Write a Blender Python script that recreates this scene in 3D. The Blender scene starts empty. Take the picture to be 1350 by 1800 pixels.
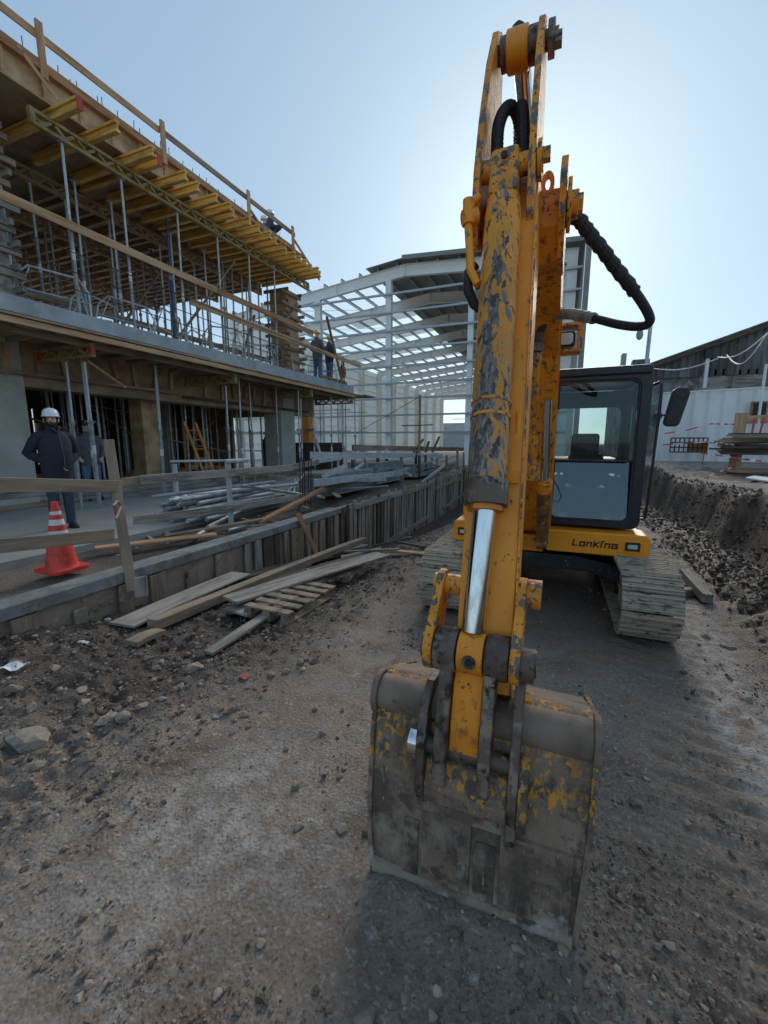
import bpy, bmesh, math, random
import numpy as np
from mathutils import Vector, Matrix
R = math.radians
random.seed(7)
RS = np.random.RandomState(11)
scene = bpy.context.scene
COL = scene.collection

# ---------------------------------------------------------------- camera
FPX, EYE = 740.0, 1.75
PIT = math.atan(122 / FPX)
YAW = math.atan(310 / (FPX / math.cos(PIT)))
FW = Vector((-math.sin(YAW) * math.cos(PIT), math.cos(YAW) * math.cos(PIT), -math.sin(PIT)))
RT = Vector((math.cos(YAW), math.sin(YAW), 0))
UP = RT.cross(FW)
cam_d = bpy.data.cameras.new('camera'); cam = bpy.data.objects.new('camera', cam_d); COL.objects.link(cam)
cam_d.sensor_fit = 'VERTICAL'; cam_d.sensor_height = 36.0; cam_d.lens = FPX / 1800 * 36
cam_d.clip_start = 0.05; cam_d.clip_end = 3000
M = Matrix((RT, UP, -FW)).transposed().to_4x4(); M.translation = (0, 0, EYE)
cam.matrix_world = M
scene.camera = cam
scene.render.resolution_x, scene.render.resolution_y = 768, 1024

# ---------------------------------------------------------------- light
SUN_AZ, SUN_EL = R(-5.0), R(25)          # azimuth from +Y towards +X
w = bpy.data.worlds.new('World'); scene.world = w; w.use_nodes = True
nt = w.node_tree; bg = nt.nodes['Background']
sky = nt.nodes.new('ShaderNodeTexSky'); sky.sky_type = 'NISHITA'; sky.sun_disc = False
sky.sun_elevation = SUN_EL; sky.sun_rotation = SUN_AZ
sky.air_density = 1.0; sky.dust_density = .9; sky.ozone_density = 1.4
gm = nt.nodes.new('ShaderNodeGamma'); gm.inputs[1].default_value = .39          # the photo's soft exposure of the sky
hs = nt.nodes.new('ShaderNodeMix'); hs.data_type = 'RGBA'; hs.blend_type = 'MULTIPLY'; hs.inputs['Factor'].default_value = 1
hs.inputs['B'].default_value = (1.02, 1.30, 1.50, 1)
nt.links.new(sky.outputs[0], gm.inputs[0]); nt.links.new(gm.outputs[0], hs.inputs['A']); nt.links.new(hs.outputs['Result'], bg.inputs[0]); bg.inputs[1].default_value = 0.13
sd = bpy.data.lights.new('sun', 'SUN'); sd.energy = 1.7; sd.angle = R(32); sd.color = (1, .91, .79)
so = bpy.data.objects.new('sun', sd); COL.objects.link(so)
sdir = Vector((math.sin(SUN_AZ) * math.cos(SUN_EL), math.cos(SUN_AZ) * math.cos(SUN_EL), math.sin(SUN_EL)))
so.rotation_euler = (-sdir).to_track_quat('-Z', 'Y').to_euler()
so.location = (0, 0, 30)
scene.view_settings.view_transform = 'Standard'; scene.view_settings.look = 'None'
scene.view_settings.exposure = 1.05; scene.view_settings.gamma = 1
scene.cycles.max_bounces = 6; scene.cycles.transparent_max_bounces = 8

def at(px, py, y):
    """world point on the plane of depth y that the photo shows at pixel px,py (for measuring)"""
    r = FW * FPX + RT * (px - 675) + UP * (900 - py)
    t = y / r.y
    return Vector((0, 0, EYE)) + r * t

# ---------------------------------------------------------------- materials
def newmat(name):
    m = bpy.data.materials.new(name); m.use_nodes = True
    return m, m.node_tree, m.node_tree.nodes['Principled BSDF']

def mat(name, base, rough=.7, metal=0, layers=(), bump=0, bscale=30, stretch=(1, 1, 1), spec=.5, rvar=0, coat=0, detail=6):
    """layers: (colour, scale, lo, hi, stretch[, zlo, zhi]) - noise masks laid over the base"""
    m, t, b = newmat(name); N = t.nodes.new; L = t.links.new
    tc = N('ShaderNodeTexCoord'); oi = N('ShaderNodeObjectInfo')
    mul = N('ShaderNodeVectorMath'); mul.operation = 'SCALE'; mul.inputs[0].default_value = (17, 31, 23)
    L(oi.outputs['Random'], mul.inputs['Scale'])
    add = N('ShaderNodeVectorMath'); L(tc.outputs['Object'], add.inputs[0]); L(mul.outputs[0], add.inputs[1])
    def noise(scale, st, det=detail, rg=.6):
        mp = N('ShaderNodeMapping'); mp.inputs['Scale'].default_value = st; L(add.outputs[0], mp.inputs[0])
        n = N('ShaderNodeTexNoise'); n.inputs['Scale'].default_value = scale; n.inputs['Detail'].default_value = det
        n.inputs['Roughness'].default_value = rg; L(mp.outputs[0], n.inputs['Vector']); return n.outputs['Fac']
    cur = None; lastmask = None
    for ly in layers:
        c, s, lo, hi = ly[:4]; st = ly[4] if len(ly) > 4 else stretch
        fac = noise(s, st)
        if len(ly) > 6:   # height-limited wear
            sx = N('ShaderNodeSeparateXYZ'); L(tc.outputs['Object'], sx.inputs[0])
            mz = N('ShaderNodeMapRange'); mz.inputs['From Min'].default_value = ly[5]; mz.inputs['From Max'].default_value = ly[6]
            mz.inputs['To Min'].default_value = 0; mz.inputs['To Max'].default_value = .5
            L(sx.outputs['Z'], mz.inputs['Value'])
            sm = N('ShaderNodeMath'); sm.operation = 'ADD'; L(fac, sm.inputs[0]); L(mz.outputs[0], sm.inputs[1]); fac = sm.outputs[0]
        if len(ly) > 7:   # a rubbed streak along the middle of the part
            s3 = N('ShaderNodeSeparateXYZ'); L(tc.outputs['Object'], s3.inputs[0]); q1 = N('ShaderNodeMath'); q1.operation = 'SUBTRACT'; L(s3.outputs['X'], q1.inputs[0]); q1.inputs[1].default_value = ly[7]
            q2 = N('ShaderNodeMath'); q2.operation = 'ABSOLUTE'; L(q1.outputs[0], q2.inputs[0]); q3 = N('ShaderNodeMapRange'); q3.inputs['From Min'].default_value = ly[8]; q3.inputs['From Max'].default_value = 0; q3.inputs['To Min'].default_value = 0; q3.inputs['To Max'].default_value = ly[9]
            L(q2.outputs[0], q3.inputs['Value']); q4 = N('ShaderNodeMath'); q4.operation = 'ADD'; L(fac, q4.inputs[0]); L(q3.outputs[0], q4.inputs[1]); fac = q4.outputs[0]
        r = N('ShaderNodeMapRange'); r.inputs['From Min'].default_value = lo; r.inputs['From Max'].default_value = hi
        L(fac, r.inputs['Value'])
        mx = N('ShaderNodeMix'); mx.data_type = 'RGBA'; L(r.outputs[0], mx.inputs['Factor'])
        if cur is None: mx.inputs['A'].default_value = (*base, 1)
        else: L(cur, mx.inputs['A'])
        mx.inputs['B'].default_value = (*c, 1); cur = mx.outputs['Result']; lastmask = r.outputs[0]
    if cur is None: b.inputs['Base Color'].default_value = (*base, 1)
    else: L(cur, b.inputs['Base Color'])
    b.inputs['Roughness'].default_value = rough; b.inputs['Metallic'].default_value = metal
    b.inputs['Specular IOR Level'].default_value = spec
    if coat: b.inputs['Coat Weight'].default_value = coat
    if rvar and lastmask is not None:
        rr = N('ShaderNodeMapRange'); rr.inputs['To Min'].default_value = rough; rr.inputs['To Max'].default_value = rough + rvar
        L(lastmask, rr.inputs['Value']); L(rr.outputs[0], b.inputs['Roughness'])
    if bump:
        bp = N('ShaderNodeBump'); bp.inputs['Strength'].default_value = 1; bp.inputs['Distance'].default_value = bump
        L(noise(bscale, stretch, 8, .65), bp.inputs['Height']); L(bp.outputs[0], b.inputs['Normal'])
    return m

GR = (.06, 1, 1)   # grain along local X
MT = {}
MT['wood_new'] = mat('new pine', (.62, .38, .20), .75, layers=[((.30, .15, .065), 9, .4, .7, (.12, 1, 1)), ((.55, .37, .22), 40, .5, .75, (.04, 1, 1)), ((.12, .07, .04), 14, .68, .74, (.3, 1, 1))], bump=.002, bscale=40, stretch=GR)
MT['wood_old'] = mat('weathered timber', (.38, .265, .175), .85, layers=[((.11, .085, .068), 7, .4, .7, (.15, 1, 1)), ((.36, .31, .26), 45, .5, .75, (.05, 1, 1)), ((.06, .045, .035), 14, .66, .72, (.3, 1, 1))], bump=.003, bscale=40, stretch=GR)
MT['wood_grey'] = mat('grey timber', (.37, .32, .265), .88, layers=[((.14, .12, .105), 6, .42, .65, (.2, 1, 1)), ((.42, .39, .35), 45, .5, .7, (.05, 1, 1))], bump=.003, bscale=40, stretch=GR)
MT['wood_dark'] = mat('dark damp timber', (.12, .085, .06), .9, layers=[((.05, .038, .03), 7, .4, .7, (.2, 1, 1)), ((.2, .15, .11), 40, .52, .75, (.05, 1, 1))], bump=.003, bscale=40, stretch=GR)
MT['wood_red'] = mat('reddish timber', (.5, .25, .12), .8, layers=[((.2, .085, .04), 9, .4, .7, (.15, 1, 1)), ((.45, .25, .13), 40, .5, .75, (.05, 1, 1))], bump=.002, bscale=40, stretch=GR)
MT['ply'] = mat('plywood', (.62, .42, .23), .7, layers=[((.33, .19, .095), 2.5, .4, .65), ((.55, .4, .25), 12, .5, .8, (1, .15, 1))], bump=.001, bscale=20)
MT['ply_dark'] = mat('dirty plywood and painted shade', (.44, .30, .175), .8, layers=[((.24, .16, .095), 2.2, .4, .65), ((.38, .27, .17), 9, .55, .8)], bump=.002, bscale=14)  # also paints the shade on joists and lattice beams deep under the deck
MT['ybeam'] = mat('yellow timber beam paint', (.80, .50, .13), .6, layers=[((.36, .20, .03), 5, .45, .7, (.3, 1, 1)), ((.2, .12, .04), 18, .62, .72, (.3, 1, 1))], bump=.001, bscale=30)
MT['ylat'] = mat('faded yellow lattice paint', (.38, .28, .11), .65, layers=[((.22, .15, .04), 6, .42, .65), ((.12, .09, .05), 20, .6, .7)], bump=.001)
MT['red'] = mat('red cap', (.5, .04, .02), .6, layers=[((.25, .03, .02), 12, .5, .7)])
MT['galv'] = mat('galvanized steel', (.58, .61, .62), .5, .3, layers=[((.40, .43, .45), 8, .4, .65), ((.45, .45, .43), 25, .6, .7)], rvar=.15)
MT['galv_old'] = mat('dull galvanized steel', (.40, .42, .42), .6, .25, layers=[((.24, .25, .25), 8, .4, .62), ((.36, .35, .33), 30, .58, .66)], rvar=.1)
MT['blue'] = mat('blue prop paint', (.03, .08, .22), .5, layers=[((.1, .12, .16), 20, .55, .65)])
MT['rebar'] = mat('rusty rebar', (.10, .065, .05), .8, .3, layers=[((.05, .04, .04), 30, .4, .6)])
MT['concrete'] = mat('fresh concrete', (.50, .49, .43), .85, layers=[((.40, .39, .34), 1.6, .4, .65), ((.38, .39, .375), 5, .55, .75), ((.16, .165, .15), 18, .66, .72), ((.13, .13, .12), .9, .6, .75, (1, 1, .2))], bump=.004, bscale=18)
MT['ply_old'] = mat('weathered form board', (.37, .285, .21), .85, layers=[((.24, .18, .13), 3, .4, .65), ((.13, .1, .08), 9, .6, .7), ((.46, .40, .34), 14, .55, .7, (1, 1, 3))], bump=.003, bscale=16)
MT['conc_kerb'] = mat('rough kerb concrete', (.25, .26, .25), .9, layers=[((.17, .17, .16), 3, .4, .62), ((.33, .33, .31), 9, .5, .7), ((.16, .13, .11), 5, .6, .68)], bump=.01, bscale=14)
MT['conc_light'] = mat('pale concrete edge', (.42, .45, .47), .85, layers=[((.31, .335, .35), 1.8, .4, .65), ((.5, .52, .53), 7, .55, .75), ((.24, .25, .26), 16, .66, .72)], bump=.004, bscale=18)
MT['conc_floor'] = mat('dusty concrete floor', (.42, .40, .365), .9, layers=[((.31, .295, .265), .6, .4, .62), ((.34, .34, .33), 3, .5, .75), ((.14, .13, .12), 9, .66, .75)], bump=.004, bscale=9)
MT['whitesteel'] = mat('white painted steel', (.88, .88, .85), .5, layers=[((.82, .82, .78), 1.5, .45, .7)])
MT['cream'] = mat('cream wall panel', (.87, .85, .77), .6, layers=[((.7, .67, .58), .8, .45, .7)])
MT['purlin'] = mat('galvanized purlin', (.42, .46, .48), .45, .5)
MT['roofdark'] = mat('grey roof sheet', (.30, .31, .29), .6, .2, layers=[((.22, .23, .22), .6, .4, .7)])
MT['shed'] = mat('aged corrugated sheet', (.17, .17, .16), .85, layers=[((.085, .085, .085), .9, .4, .65, (1, 1, .4)), ((.26, .26, .25), 3, .55, .75, (1, 1, .3)), ((.15, .08, .05), 2, .63, .72, (1, 1, .5))], bump=.004)
MT['plaster'] = mat('crumbling plaster', (.24, .235, .225), .9, layers=[((.09, .085, .08), 1.1, .42, .6), ((.42, .41, .39), 2.3, .56, .66), ((.3, .2, .16), 1.4, .63, .7)], bump=.02, bscale=5)
MT['whitesheet'] = mat('white trapezoid sheet', (.85, .86, .85), .45, layers=[((.7, .71, .7), 1.2, .45, .7, (1, 1, .3)), ((.4, .36, .3), 2, .66, .76, (1, 1, .3))])
MT['cone'] = mat('red cone plastic', (.85, .075, .05), .5, layers=[((.5, .04, .03), 10, .45, .7), ((.35, .15, .12), 25, .62, .7)])
MT['white'] = mat('white band', (.75, .75, .73), .5, layers=[((.55, .53, .5), 12, .5, .7)])
MT['tape'] = mat('barrier tape', (.75, .72, .72), .5)
MT['tapered'] = mat('red tape', (.6, .05, .04), .5)
MT['black'] = mat('black rubber', (.022, .023, .026), .6, layers=[((.05, .045, .04), 20, .5, .7)], bump=.001)
MT['hose'] = mat('hose rubber', (.02, .021, .025), .55, layers=[((.06, .055, .05), 60, .5, .7)], bump=.002, bscale=90)
MT['cabpaint'] = mat('dark cab paint', (.012, .016, .024), .36, layers=[((.024, .028, .034), 8, .5, .75), ((.07, .065, .06), 30, .66, .72)], rvar=.3)
MT['chrome'] = mat('chrome rod', (.75, .76, .78), .13, 1, layers=[((.55, .55, .55), 30, .5, .7, (1, 1, .05))], rvar=.12)
OR, STEEL, RUST = (.96, .345, .015), (.135, .125, .12), (.16, .06, .022)
MT['orange'] = mat('orange machine paint', OR, .42, layers=[((.82, .265, .013), 2.5, .4, .7), ((.34, .13, .02), 22, .62, .68, (1, 1, .5)), ((.06, .042, .035), 45, .66, .68, (1, 1, .6)), ((.85, .42, .08), 40, .68, .72, (1, 1, .1))], bump=.0006, bscale=30, rvar=.3)
MT['orange_clean'] = mat('orange body paint', OR, .35, layers=[((.85, .29, .012), 2, .4, .7), ((.2, .1, .03), 22, .68, .72)], coat=.15)
MT['orange_worn'] = mat('worn orange paint', OR, .45, layers=[((.5, .18, .012), 3, .4, .7), ((.66, .26, .015), 4, .42, .66, (1, 1, .4)), ((.20, .16, .135), 20, .70, .74, (1.6, 1.6, .22), 3.3, -1.6, -.05, .06, .16), ((.10, .08, .07), 34, .72, .75, (1.4, 1.4, .25), 3.3, -1.6, -.05, .05, .14), ((.30, .26, .23), 70, .69, .74, (1.2, 1.2, .10), 3.2, -1.2), ((.05, .04, .04), 30, .57, .59, (1, 1, .5)), ((.04, .03, .028), 60, .66, .68)], bump=.0012, bscale=24, rvar=.25)
MT['orange_edge'] = mat('chipped orange plate', (.9, .33, .02), .5, layers=[((.62, .22, .02), 6, .45, .65), ((.15, .125, .11), 26, .535, .56, (1, 1, .6)), ((.06, .045, .04), 55, .6, .62)], bump=.0015, bscale=26, rvar=.2)
MT['steelworn'] = mat('worn dark steel', (.15, .105, .08), .5, .2, layers=[((.30, .235, .185), 9, .5, .6), ((.07, .045, .035), 4, .5, .65), ((.03, .025, .022), 16, .55, .62), ((.55, .24, .03), 20, .645, .66)], bump=.0015, bscale=30, rvar=.25)
MT['rustbrown'] = mat('grimy brown orange', (.3, .12, .03), .6, layers=[((.09, .055, .035), 8, .42, .62), ((.6, .27, .03), 18, .6, .64)], bump=.001)
MT['orangedirty'] = mat('grimy orange', (.94, .32, .015), .5, layers=[((.68, .21, .02), 3, .45, .7), ((.22, .085, .025), 18, .54, .66, (1, 1, .6)), ((.05, .035, .03), 40, .63, .66)], bump=.0012, bscale=40, rvar=.3)
MT['bucket'] = mat('muddy bucket steel', (.29, .195, .135), .75, .0, layers=[
    ((.07, .048, .035), 3.6, .46, .60), ((.32, .225, .15), 6, .48, .7), ((.12, .085, .07), 14, .52, .6),
    ((.70, .31, .03), 42, 1.02, 1.05, (1, 1, .5), .20, .50), ((.13, .095, .075), 24, .55, .68), 
    ((.07, .055, .045), 9, .58, .72), ((.33, .27, .22), 70, .60, .70, (1, 1, .06)), ((.33, .27, .22), 90, .63, .70, (.1, 1, 1)), ((.09, .065, .05), 5, .45, .74, (1, 1, .5)), ((.40, .32, .24), 5, .74, .92, (1, 1, .8), .50, -.1), ((.50, .45, .39), 9, .86, .96, (1, 1, .6), .42, -.1), ((.42, .38, .33), 80, .66, .70, (1, 1, .4))], bump=.004, bscale=22, rvar=.2)
MT['bucket_plain'] = mat('muddy brown steel', (.27, .195, .14), .72, .0, layers=[((.12, .085, .065), 3.2, .42, .62), ((.27, .21, .16), 6, .5, .72), ((.04, .035, .03), 9, .62, .7), ((.5, .24, .03), 30, .66, .68)], bump=.004, bscale=22, rvar=.2)
MT['shoe'] = mat('dried mud on steel', (.46, .375, .285), .85, .0, layers=[((.16, .15, .14), 6, .60, .66, (.5, 1, 1)), ((.5, .42, .33), 12, .5, .75), ((.10, .09, .08), 30, .58, .62, (.4, 1, 1))], bump=.004, bscale=30)
MT['undercar'] = mat('black frame paint', (.022, .025, .03), .5, layers=[((.2, .18, .15), 16, .64, .66), ((.1, .085, .07), 5, .5, .7)], bump=.002)
MT['skin'] = mat('skin', (.78, .48, .36), .55, layers=[((.66, .36, .26), 30, .5, .7)])
MT['beard'] = mat('dark hair', (.025, .017, .013), .9, bump=.004, bscale=200)
MT['jacket'] = mat('black jacket', (.016, .02, .03), .75, layers=[((.022, .025, .033), 8, .5, .7)], bump=.012, bscale=9)
MT['grey_cloth'] = mat('grey work cloth', (.14, .15, .17), .85, layers=[((.09, .095, .11), 8, .45, .65)], bump=.012, bscale=12)
MT['navy_cloth'] = mat('navy work cloth', (.05, .06, .09), .85, bump=.012, bscale=12)
MT['jeans'] = mat('dark jeans', (.045, .06, .095), .85, layers=[((.08, .1, .14), 6, .5, .7)], bump=.012, bscale=12)
MT['jeans_light'] = mat('blue jeans', (.10, .15, .26), .85, layers=[((.17, .22, .32), 6, .5, .7)], bump=.012, bscale=12)
MT['hat_white'] = mat('white helmet', (.78, .8, .83), .3)
MT['hat_yellow'] = mat('yellow helmet', (.75, .5, .02), .3)
MT['plastic_y'] = mat('yellow paint', (.72, .29, .05), .5, layers=[((.4, .2, .03), 8, .5, .7)])
MT['brick'] = mat('broken brick', (.42, .14, .075), .9, layers=[((.3, .1, .06), 20, .4, .6)], bump=.003)
MT['rock'] = mat('dusty stone', (.31, .25, .195), .92, layers=[((.18, .135, .10), 9, .45, .65), ((.42, .39, .36), 20, .5, .75)], bump=.006, bscale=25)
MT['gravel_plain'] = mat('gravel stones', (.25, .205, .17), .95, layers=[((.13, .105, .088), 3.5, .4, .6), ((.36, .31, .27), 30, .45, .7)], bump=.003, bscale=60)
MT['letter'] = mat('black lettering', (.02, .02, .02), .5)
MT['lens'] = mat('lamp lens', (.62, .62, .58), .15, .3)

def glassmat(name, tint, refl, rough=.02, dirt=.06):
    m, t, b = newmat(name); t.nodes.remove(b); N = t.nodes.new; L = t.links.new
    out = [n for n in t.nodes if n.type == 'OUTPUT_MATERIAL'][0]
    tr = N('ShaderNodeBsdfTransparent'); tr.inputs[0].default_value = (*tint, 1)
    gl = N('ShaderNodeBsdfGlossy'); gl.inputs['Roughness'].default_value = rough; gl.inputs[0].default_value = (.72, .88, 1, 1)
    lw = N('ShaderNodeLayerWeight'); lw.inputs[0].default_value = .5; pw = N('ShaderNodeMath'); pw.operation = 'POWER'; pw.inputs[1].default_value = 4; L(lw.outputs['Facing'], pw.inputs[0])
    mr = N('ShaderNodeMapRange'); mr.inputs['To Min'].default_value = refl; mr.inputs['To Max'].default_value = 1
    L(pw.outputs[0], mr.inputs['Value'])
    mx = N('ShaderNodeMixShader'); L(mr.outputs[0], mx.inputs[0]); L(tr.outputs[0], mx.inputs[1]); L(gl.outputs[0], mx.inputs[2])
    df = N('ShaderNodeBsdfDiffuse'); df.inputs[0].default_value = (.3, .29, .27, 1)
    tc = N('ShaderNodeTexCoord'); n = N('ShaderNodeTexNoise'); n.inputs['Scale'].default_value = 5; n.inputs['Detail'].default_value = 8
    L(tc.outputs['Object'], n.inputs['Vector']); r2 = N('ShaderNodeMapRange'); r2.inputs['From Min'].default_value = .35; r2.inputs['From Max'].default_value = .8
    r2.inputs['To Max'].default_value = dirt * 3; L(n.outputs['Fac'], r2.inputs['Value'])
    m2 = N('ShaderNodeMixShader'); L(r2.outputs[0], m2.inputs[0]); L(mx.outputs[0], m2.inputs[1]); L(df.outputs[0], m2.inputs[2])
    L(m2.outputs[0], out.inputs[0]); return m
MT['glass'] = glassmat('cab glass', (.6, .72, .76), .05, dirt=.012)
MT['glass_low'] = glassmat('reflecting cab glass', (.55, .74, .85), .11, dirt=.02)
MT['mirror'] = mat('mirror glass', (.8, .8, .8), .03, 1)
def translucent(name, c):
    m, t, b = newmat(name); b.inputs['Base Color'].default_value = (*c, 1); b.inputs['Roughness'].default_value = .6
    b.inputs['Transmission Weight'].default_value = 0
    N = t.nodes.new; L = t.links.new; out = [n for n in t.nodes if n.type == 'OUTPUT_MATERIAL'][0]
    tl = N('ShaderNodeBsdfTranslucent'); tl.inputs[0].default_value = (*c, 1); mx = N('ShaderNodeMixShader'); mx.inputs[0].default_value = .65
    L(b.outputs[0], mx.inputs[1]); L(tl.outputs[0], mx.inputs[2]); L(mx.outputs[0], out.inputs[0]); return m
MT['skylight'] = translucent('translucent roof sheet', (.85, .88, .88))

# ---------------------------------------------------------------- mesh builder
class MB:
    def __init__(s): s.v = []; s.f = []
    def add(s, vs, fs):
        n = len(s.v); s.v += [tuple(v) for v in vs]; s.f += [tuple(i + n for i in f) for f in fs]; return s
    def box(s, c, d, m=None):
        x, y, z = d[0] / 2, d[1] / 2, d[2] / 2
        vs = [Vector((i * x, j * y, k * z)) for i in (-1, 1) for j in (-1, 1) for k in (-1, 1)]
        if m is not None: vs = [m @ v for v in vs]
        c = Vector(c); vs = [v + c for v in vs]
        return s.add(vs, [(0, 1, 3, 2), (4, 6, 7, 5), (0, 4, 5, 1), (2, 3, 7, 6), (0, 2, 6, 4), (1, 5, 7, 3)])
    def bx(s, x0, x1, y0, y1, z0, z1):
        return s.box(((x0 + x1) / 2, (y0 + y1) / 2, (z0 + z1) / 2), (x1 - x0, y1 - y0, z1 - z0))
    def bar(s, p0, p1, w, h, up=(0, 0, 1)):
        p0, p1 = Vector(p0), Vector(p1); d = p1 - p0; x = d.normalized(); u = Vector(up)
        if abs(x.dot(u)) > .98: u = Vector((0, 1, 0))
        y = u.cross(x).normalized(); z = x.cross(y)
        return s.box((p0 + p1) / 2, (d.length, w, h), Matrix((x, y, z)).transposed())
    def tube(s, p0, p1, r, n=12, r1=None, caps=True):
        return s.path([p0, p1], [r, r if r1 is None else r1], n, caps)
    def path(s, pts, r, n=10, caps=True):
        pts = [Vector(p) for p in pts]; m = len(pts)
        rs = r if isinstance(r, (list, tuple)) else [r] * m
        rings = []; prev = None
        for i, p in enumerate(pts):
            t = (pts[min(i + 1, m - 1)] - pts[max(i - 1, 0)]).normalized()
            if prev is None:
                u = Vector((0, 0, 1)) if abs(t.z) < .9 else Vector((1, 0, 0))
                a = t.cross(u).normalized()
            else: a = (prev - t * prev.dot(t)).normalized()
            prev = a; b = t.cross(a)
            rings.append([p + (a * math.cos(2 * math.pi * k / n) + b * math.sin(2 * math.pi * k / n)) * rs[i] for k in range(n)])
        vs = [v for rg in rings for v in rg]; fs = []
        for i in range(m - 1):
            for k in range(n):
                k2 = (k + 1) % n; fs.append((i * n + k, i * n + k2, (i + 1) * n + k2, (i + 1) * n + k))
        if caps: fs.append(tuple(range(n))[::-1]); fs.append(tuple((m - 1) * n + k for k in range(n)))
        return s.add(vs, fs)
    def loft(s, rings, n=16, caps=True):
        """rings: (cx,cy,cz,rx,ry) horizontal ellipses"""
        vs = []; fs = []
        for cx, cy, cz, rx, ry in rings:
            for k in range(n):
                a = 2 * math.pi * k / n; vs.append((cx + rx * math.cos(a), cy + ry * math.sin(a), cz))
        m = len(rings)
        for i in range(m - 1):
            for k in range(n):
                k2 = (k + 1) % n; fs.append((i * n + k, i * n + k2, (i + 1) * n + k2, (i + 1) * n + k))
        if caps: fs.append(tuple(range(n))[::-1]); fs.append(tuple((m - 1) * n + k for k in range(n)))
        return s.add(vs, fs)
    def prism(s, poly, axis, a, b):
        """polygon of 2D points extruded along axis x (points are y,z), y (x,z) or z (x,y)"""
        def P(p, t): return (t, p[0], p[1]) if axis == 'x' else (p[0], t, p[1]) if axis == 'y' else (p[0], p[1], t)
        n = len(poly); vs = [P(p, a) for p in poly] + [P(p, b) for p in poly]
        fs = [tuple(range(n)), tuple(range(2 * n - 1, n - 1, -1))] + [(i, i + n, (i + 1) % n + n, (i + 1) % n) for i in range(n)]
        return s.add(vs, fs)
    def ring(s, outer, inner, axis, a, b):
        def P(p, t): return (t, p[0], p[1]) if axis == 'x' else (p[0], t, p[1]) if axis == 'y' else (p[0], p[1], t)
        n = len(outer); vs = [P(p, a) for p in outer] + [P(p, a) for p in inner] + [P(p, b) for p in outer] + [P(p, b) for p in inner]
        fs = []
        for i in range(n):
            j = (i + 1) % n
            fs += [(i, j, n + j, n + i), (2 * n + i, 3 * n + i, 3 * n + j, 2 * n + j), (i, 2 * n + i, 2 * n + j, j), (n + i, n + j, 3 * n + j, 3 * n + i)]
        return s.add(vs, fs)

def rrect(x0, x1, z0, z1, r, n=5):
    out = []
    for cx, cz, a0 in ((x1 - r, z0 + r, -90), (x1 - r, z1 - r, 0), (x0 + r, z1 - r, 90), (x0 + r, z0 + r, 180)):
        for k in range(n + 1):
            a = R(a0 + 90 * k / n); out.append((cx + r * math.cos(a), cz + r * math.sin(a)))
    return out

def tag(o, label=None, cat=None, group=None, kind=None):
    if label: o['label'] = label
    if cat: o['category'] = cat
    if group: o['group'] = group
    if kind: o['kind'] = kind
    return o
def thing(name, label, cat, loc=(0, 0, 0), group=None, rz=0):
    o = bpy.data.objects.new(name, None); o.empty_display_size = .1; COL.objects.link(o); o.location = loc
    o.rotation_euler = (0, 0, rz)
    return tag(o, label, cat, group)
def rootloc(p):
    while p.parent: p = p.parent
    return p.location.copy()
def obj(name, mb, m, parent=None, smooth=False, bevel=0, off=True, label=None):
    """off: vertices are in world coordinates, move them to the root's frame"""
    d = Vector((0, 0, 0))
    if parent is not None and off: d = rootloc(parent)
    me = bpy.data.meshes.new(name)
    me.from_pydata([(v[0] - d.x, v[1] - d.y, v[2] - d.z) for v in mb.v], [], mb.f)
    bm = bmesh.new(); bm.from_mesh(me); bmesh.ops.recalc_face_normals(bm, faces=bm.faces); bm.to_mesh(me); bm.free()
    me.materials.append(MT[m] if isinstance(m, str) else m)
    if len(me.polygons) == 1 and me.polygons[0].normal.y > 0: me.flip_normals()
    if smooth:
        me.shade_smooth() if hasattr(me, 'shade_smooth') else None
        try: me.set_sharp_from_angle(angle=R(40))
        except Exception: pass
    o = bpy.data.objects.new(name, me); COL.objects.link(o)
    if parent is not None: o.parent = parent
    if bevel:
        b = o.modifiers.new('bevel', 'BEVEL'); b.width = bevel; b.segments = 2; b.limit_method = 'ANGLE'; b.angle_limit = R(35)
    if label: o['label'] = label
    return o
def single(name, mb, m, label, cat, group=None, loc=None, **k):
    """a thing that is one mesh; its origin goes to loc"""
    if loc is not None:
        l = Vector(loc); mb.v = [(v[0] - l.x, v[1] - l.y, v[2] - l.z) for v in mb.v]
    o = obj(name, mb, m, None, **k)
    if loc is not None: o.location = loc
    return tag(o, label, cat, group)
def frame(p0, p1, up=(0, 0, 1)):
    p0, p1 = Vector(p0), Vector(p1); x = (p1 - p0).normalized(); u = Vector(up)
    if abs(x.dot(u)) > .98: u = Vector((0, 1, 0))
    y = u.cross(x).normalized(); z = x.cross(y)
    return Matrix((x, y, z)).transposed().to_4x4(), (p1 - p0).length
_cache = {}
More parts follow.
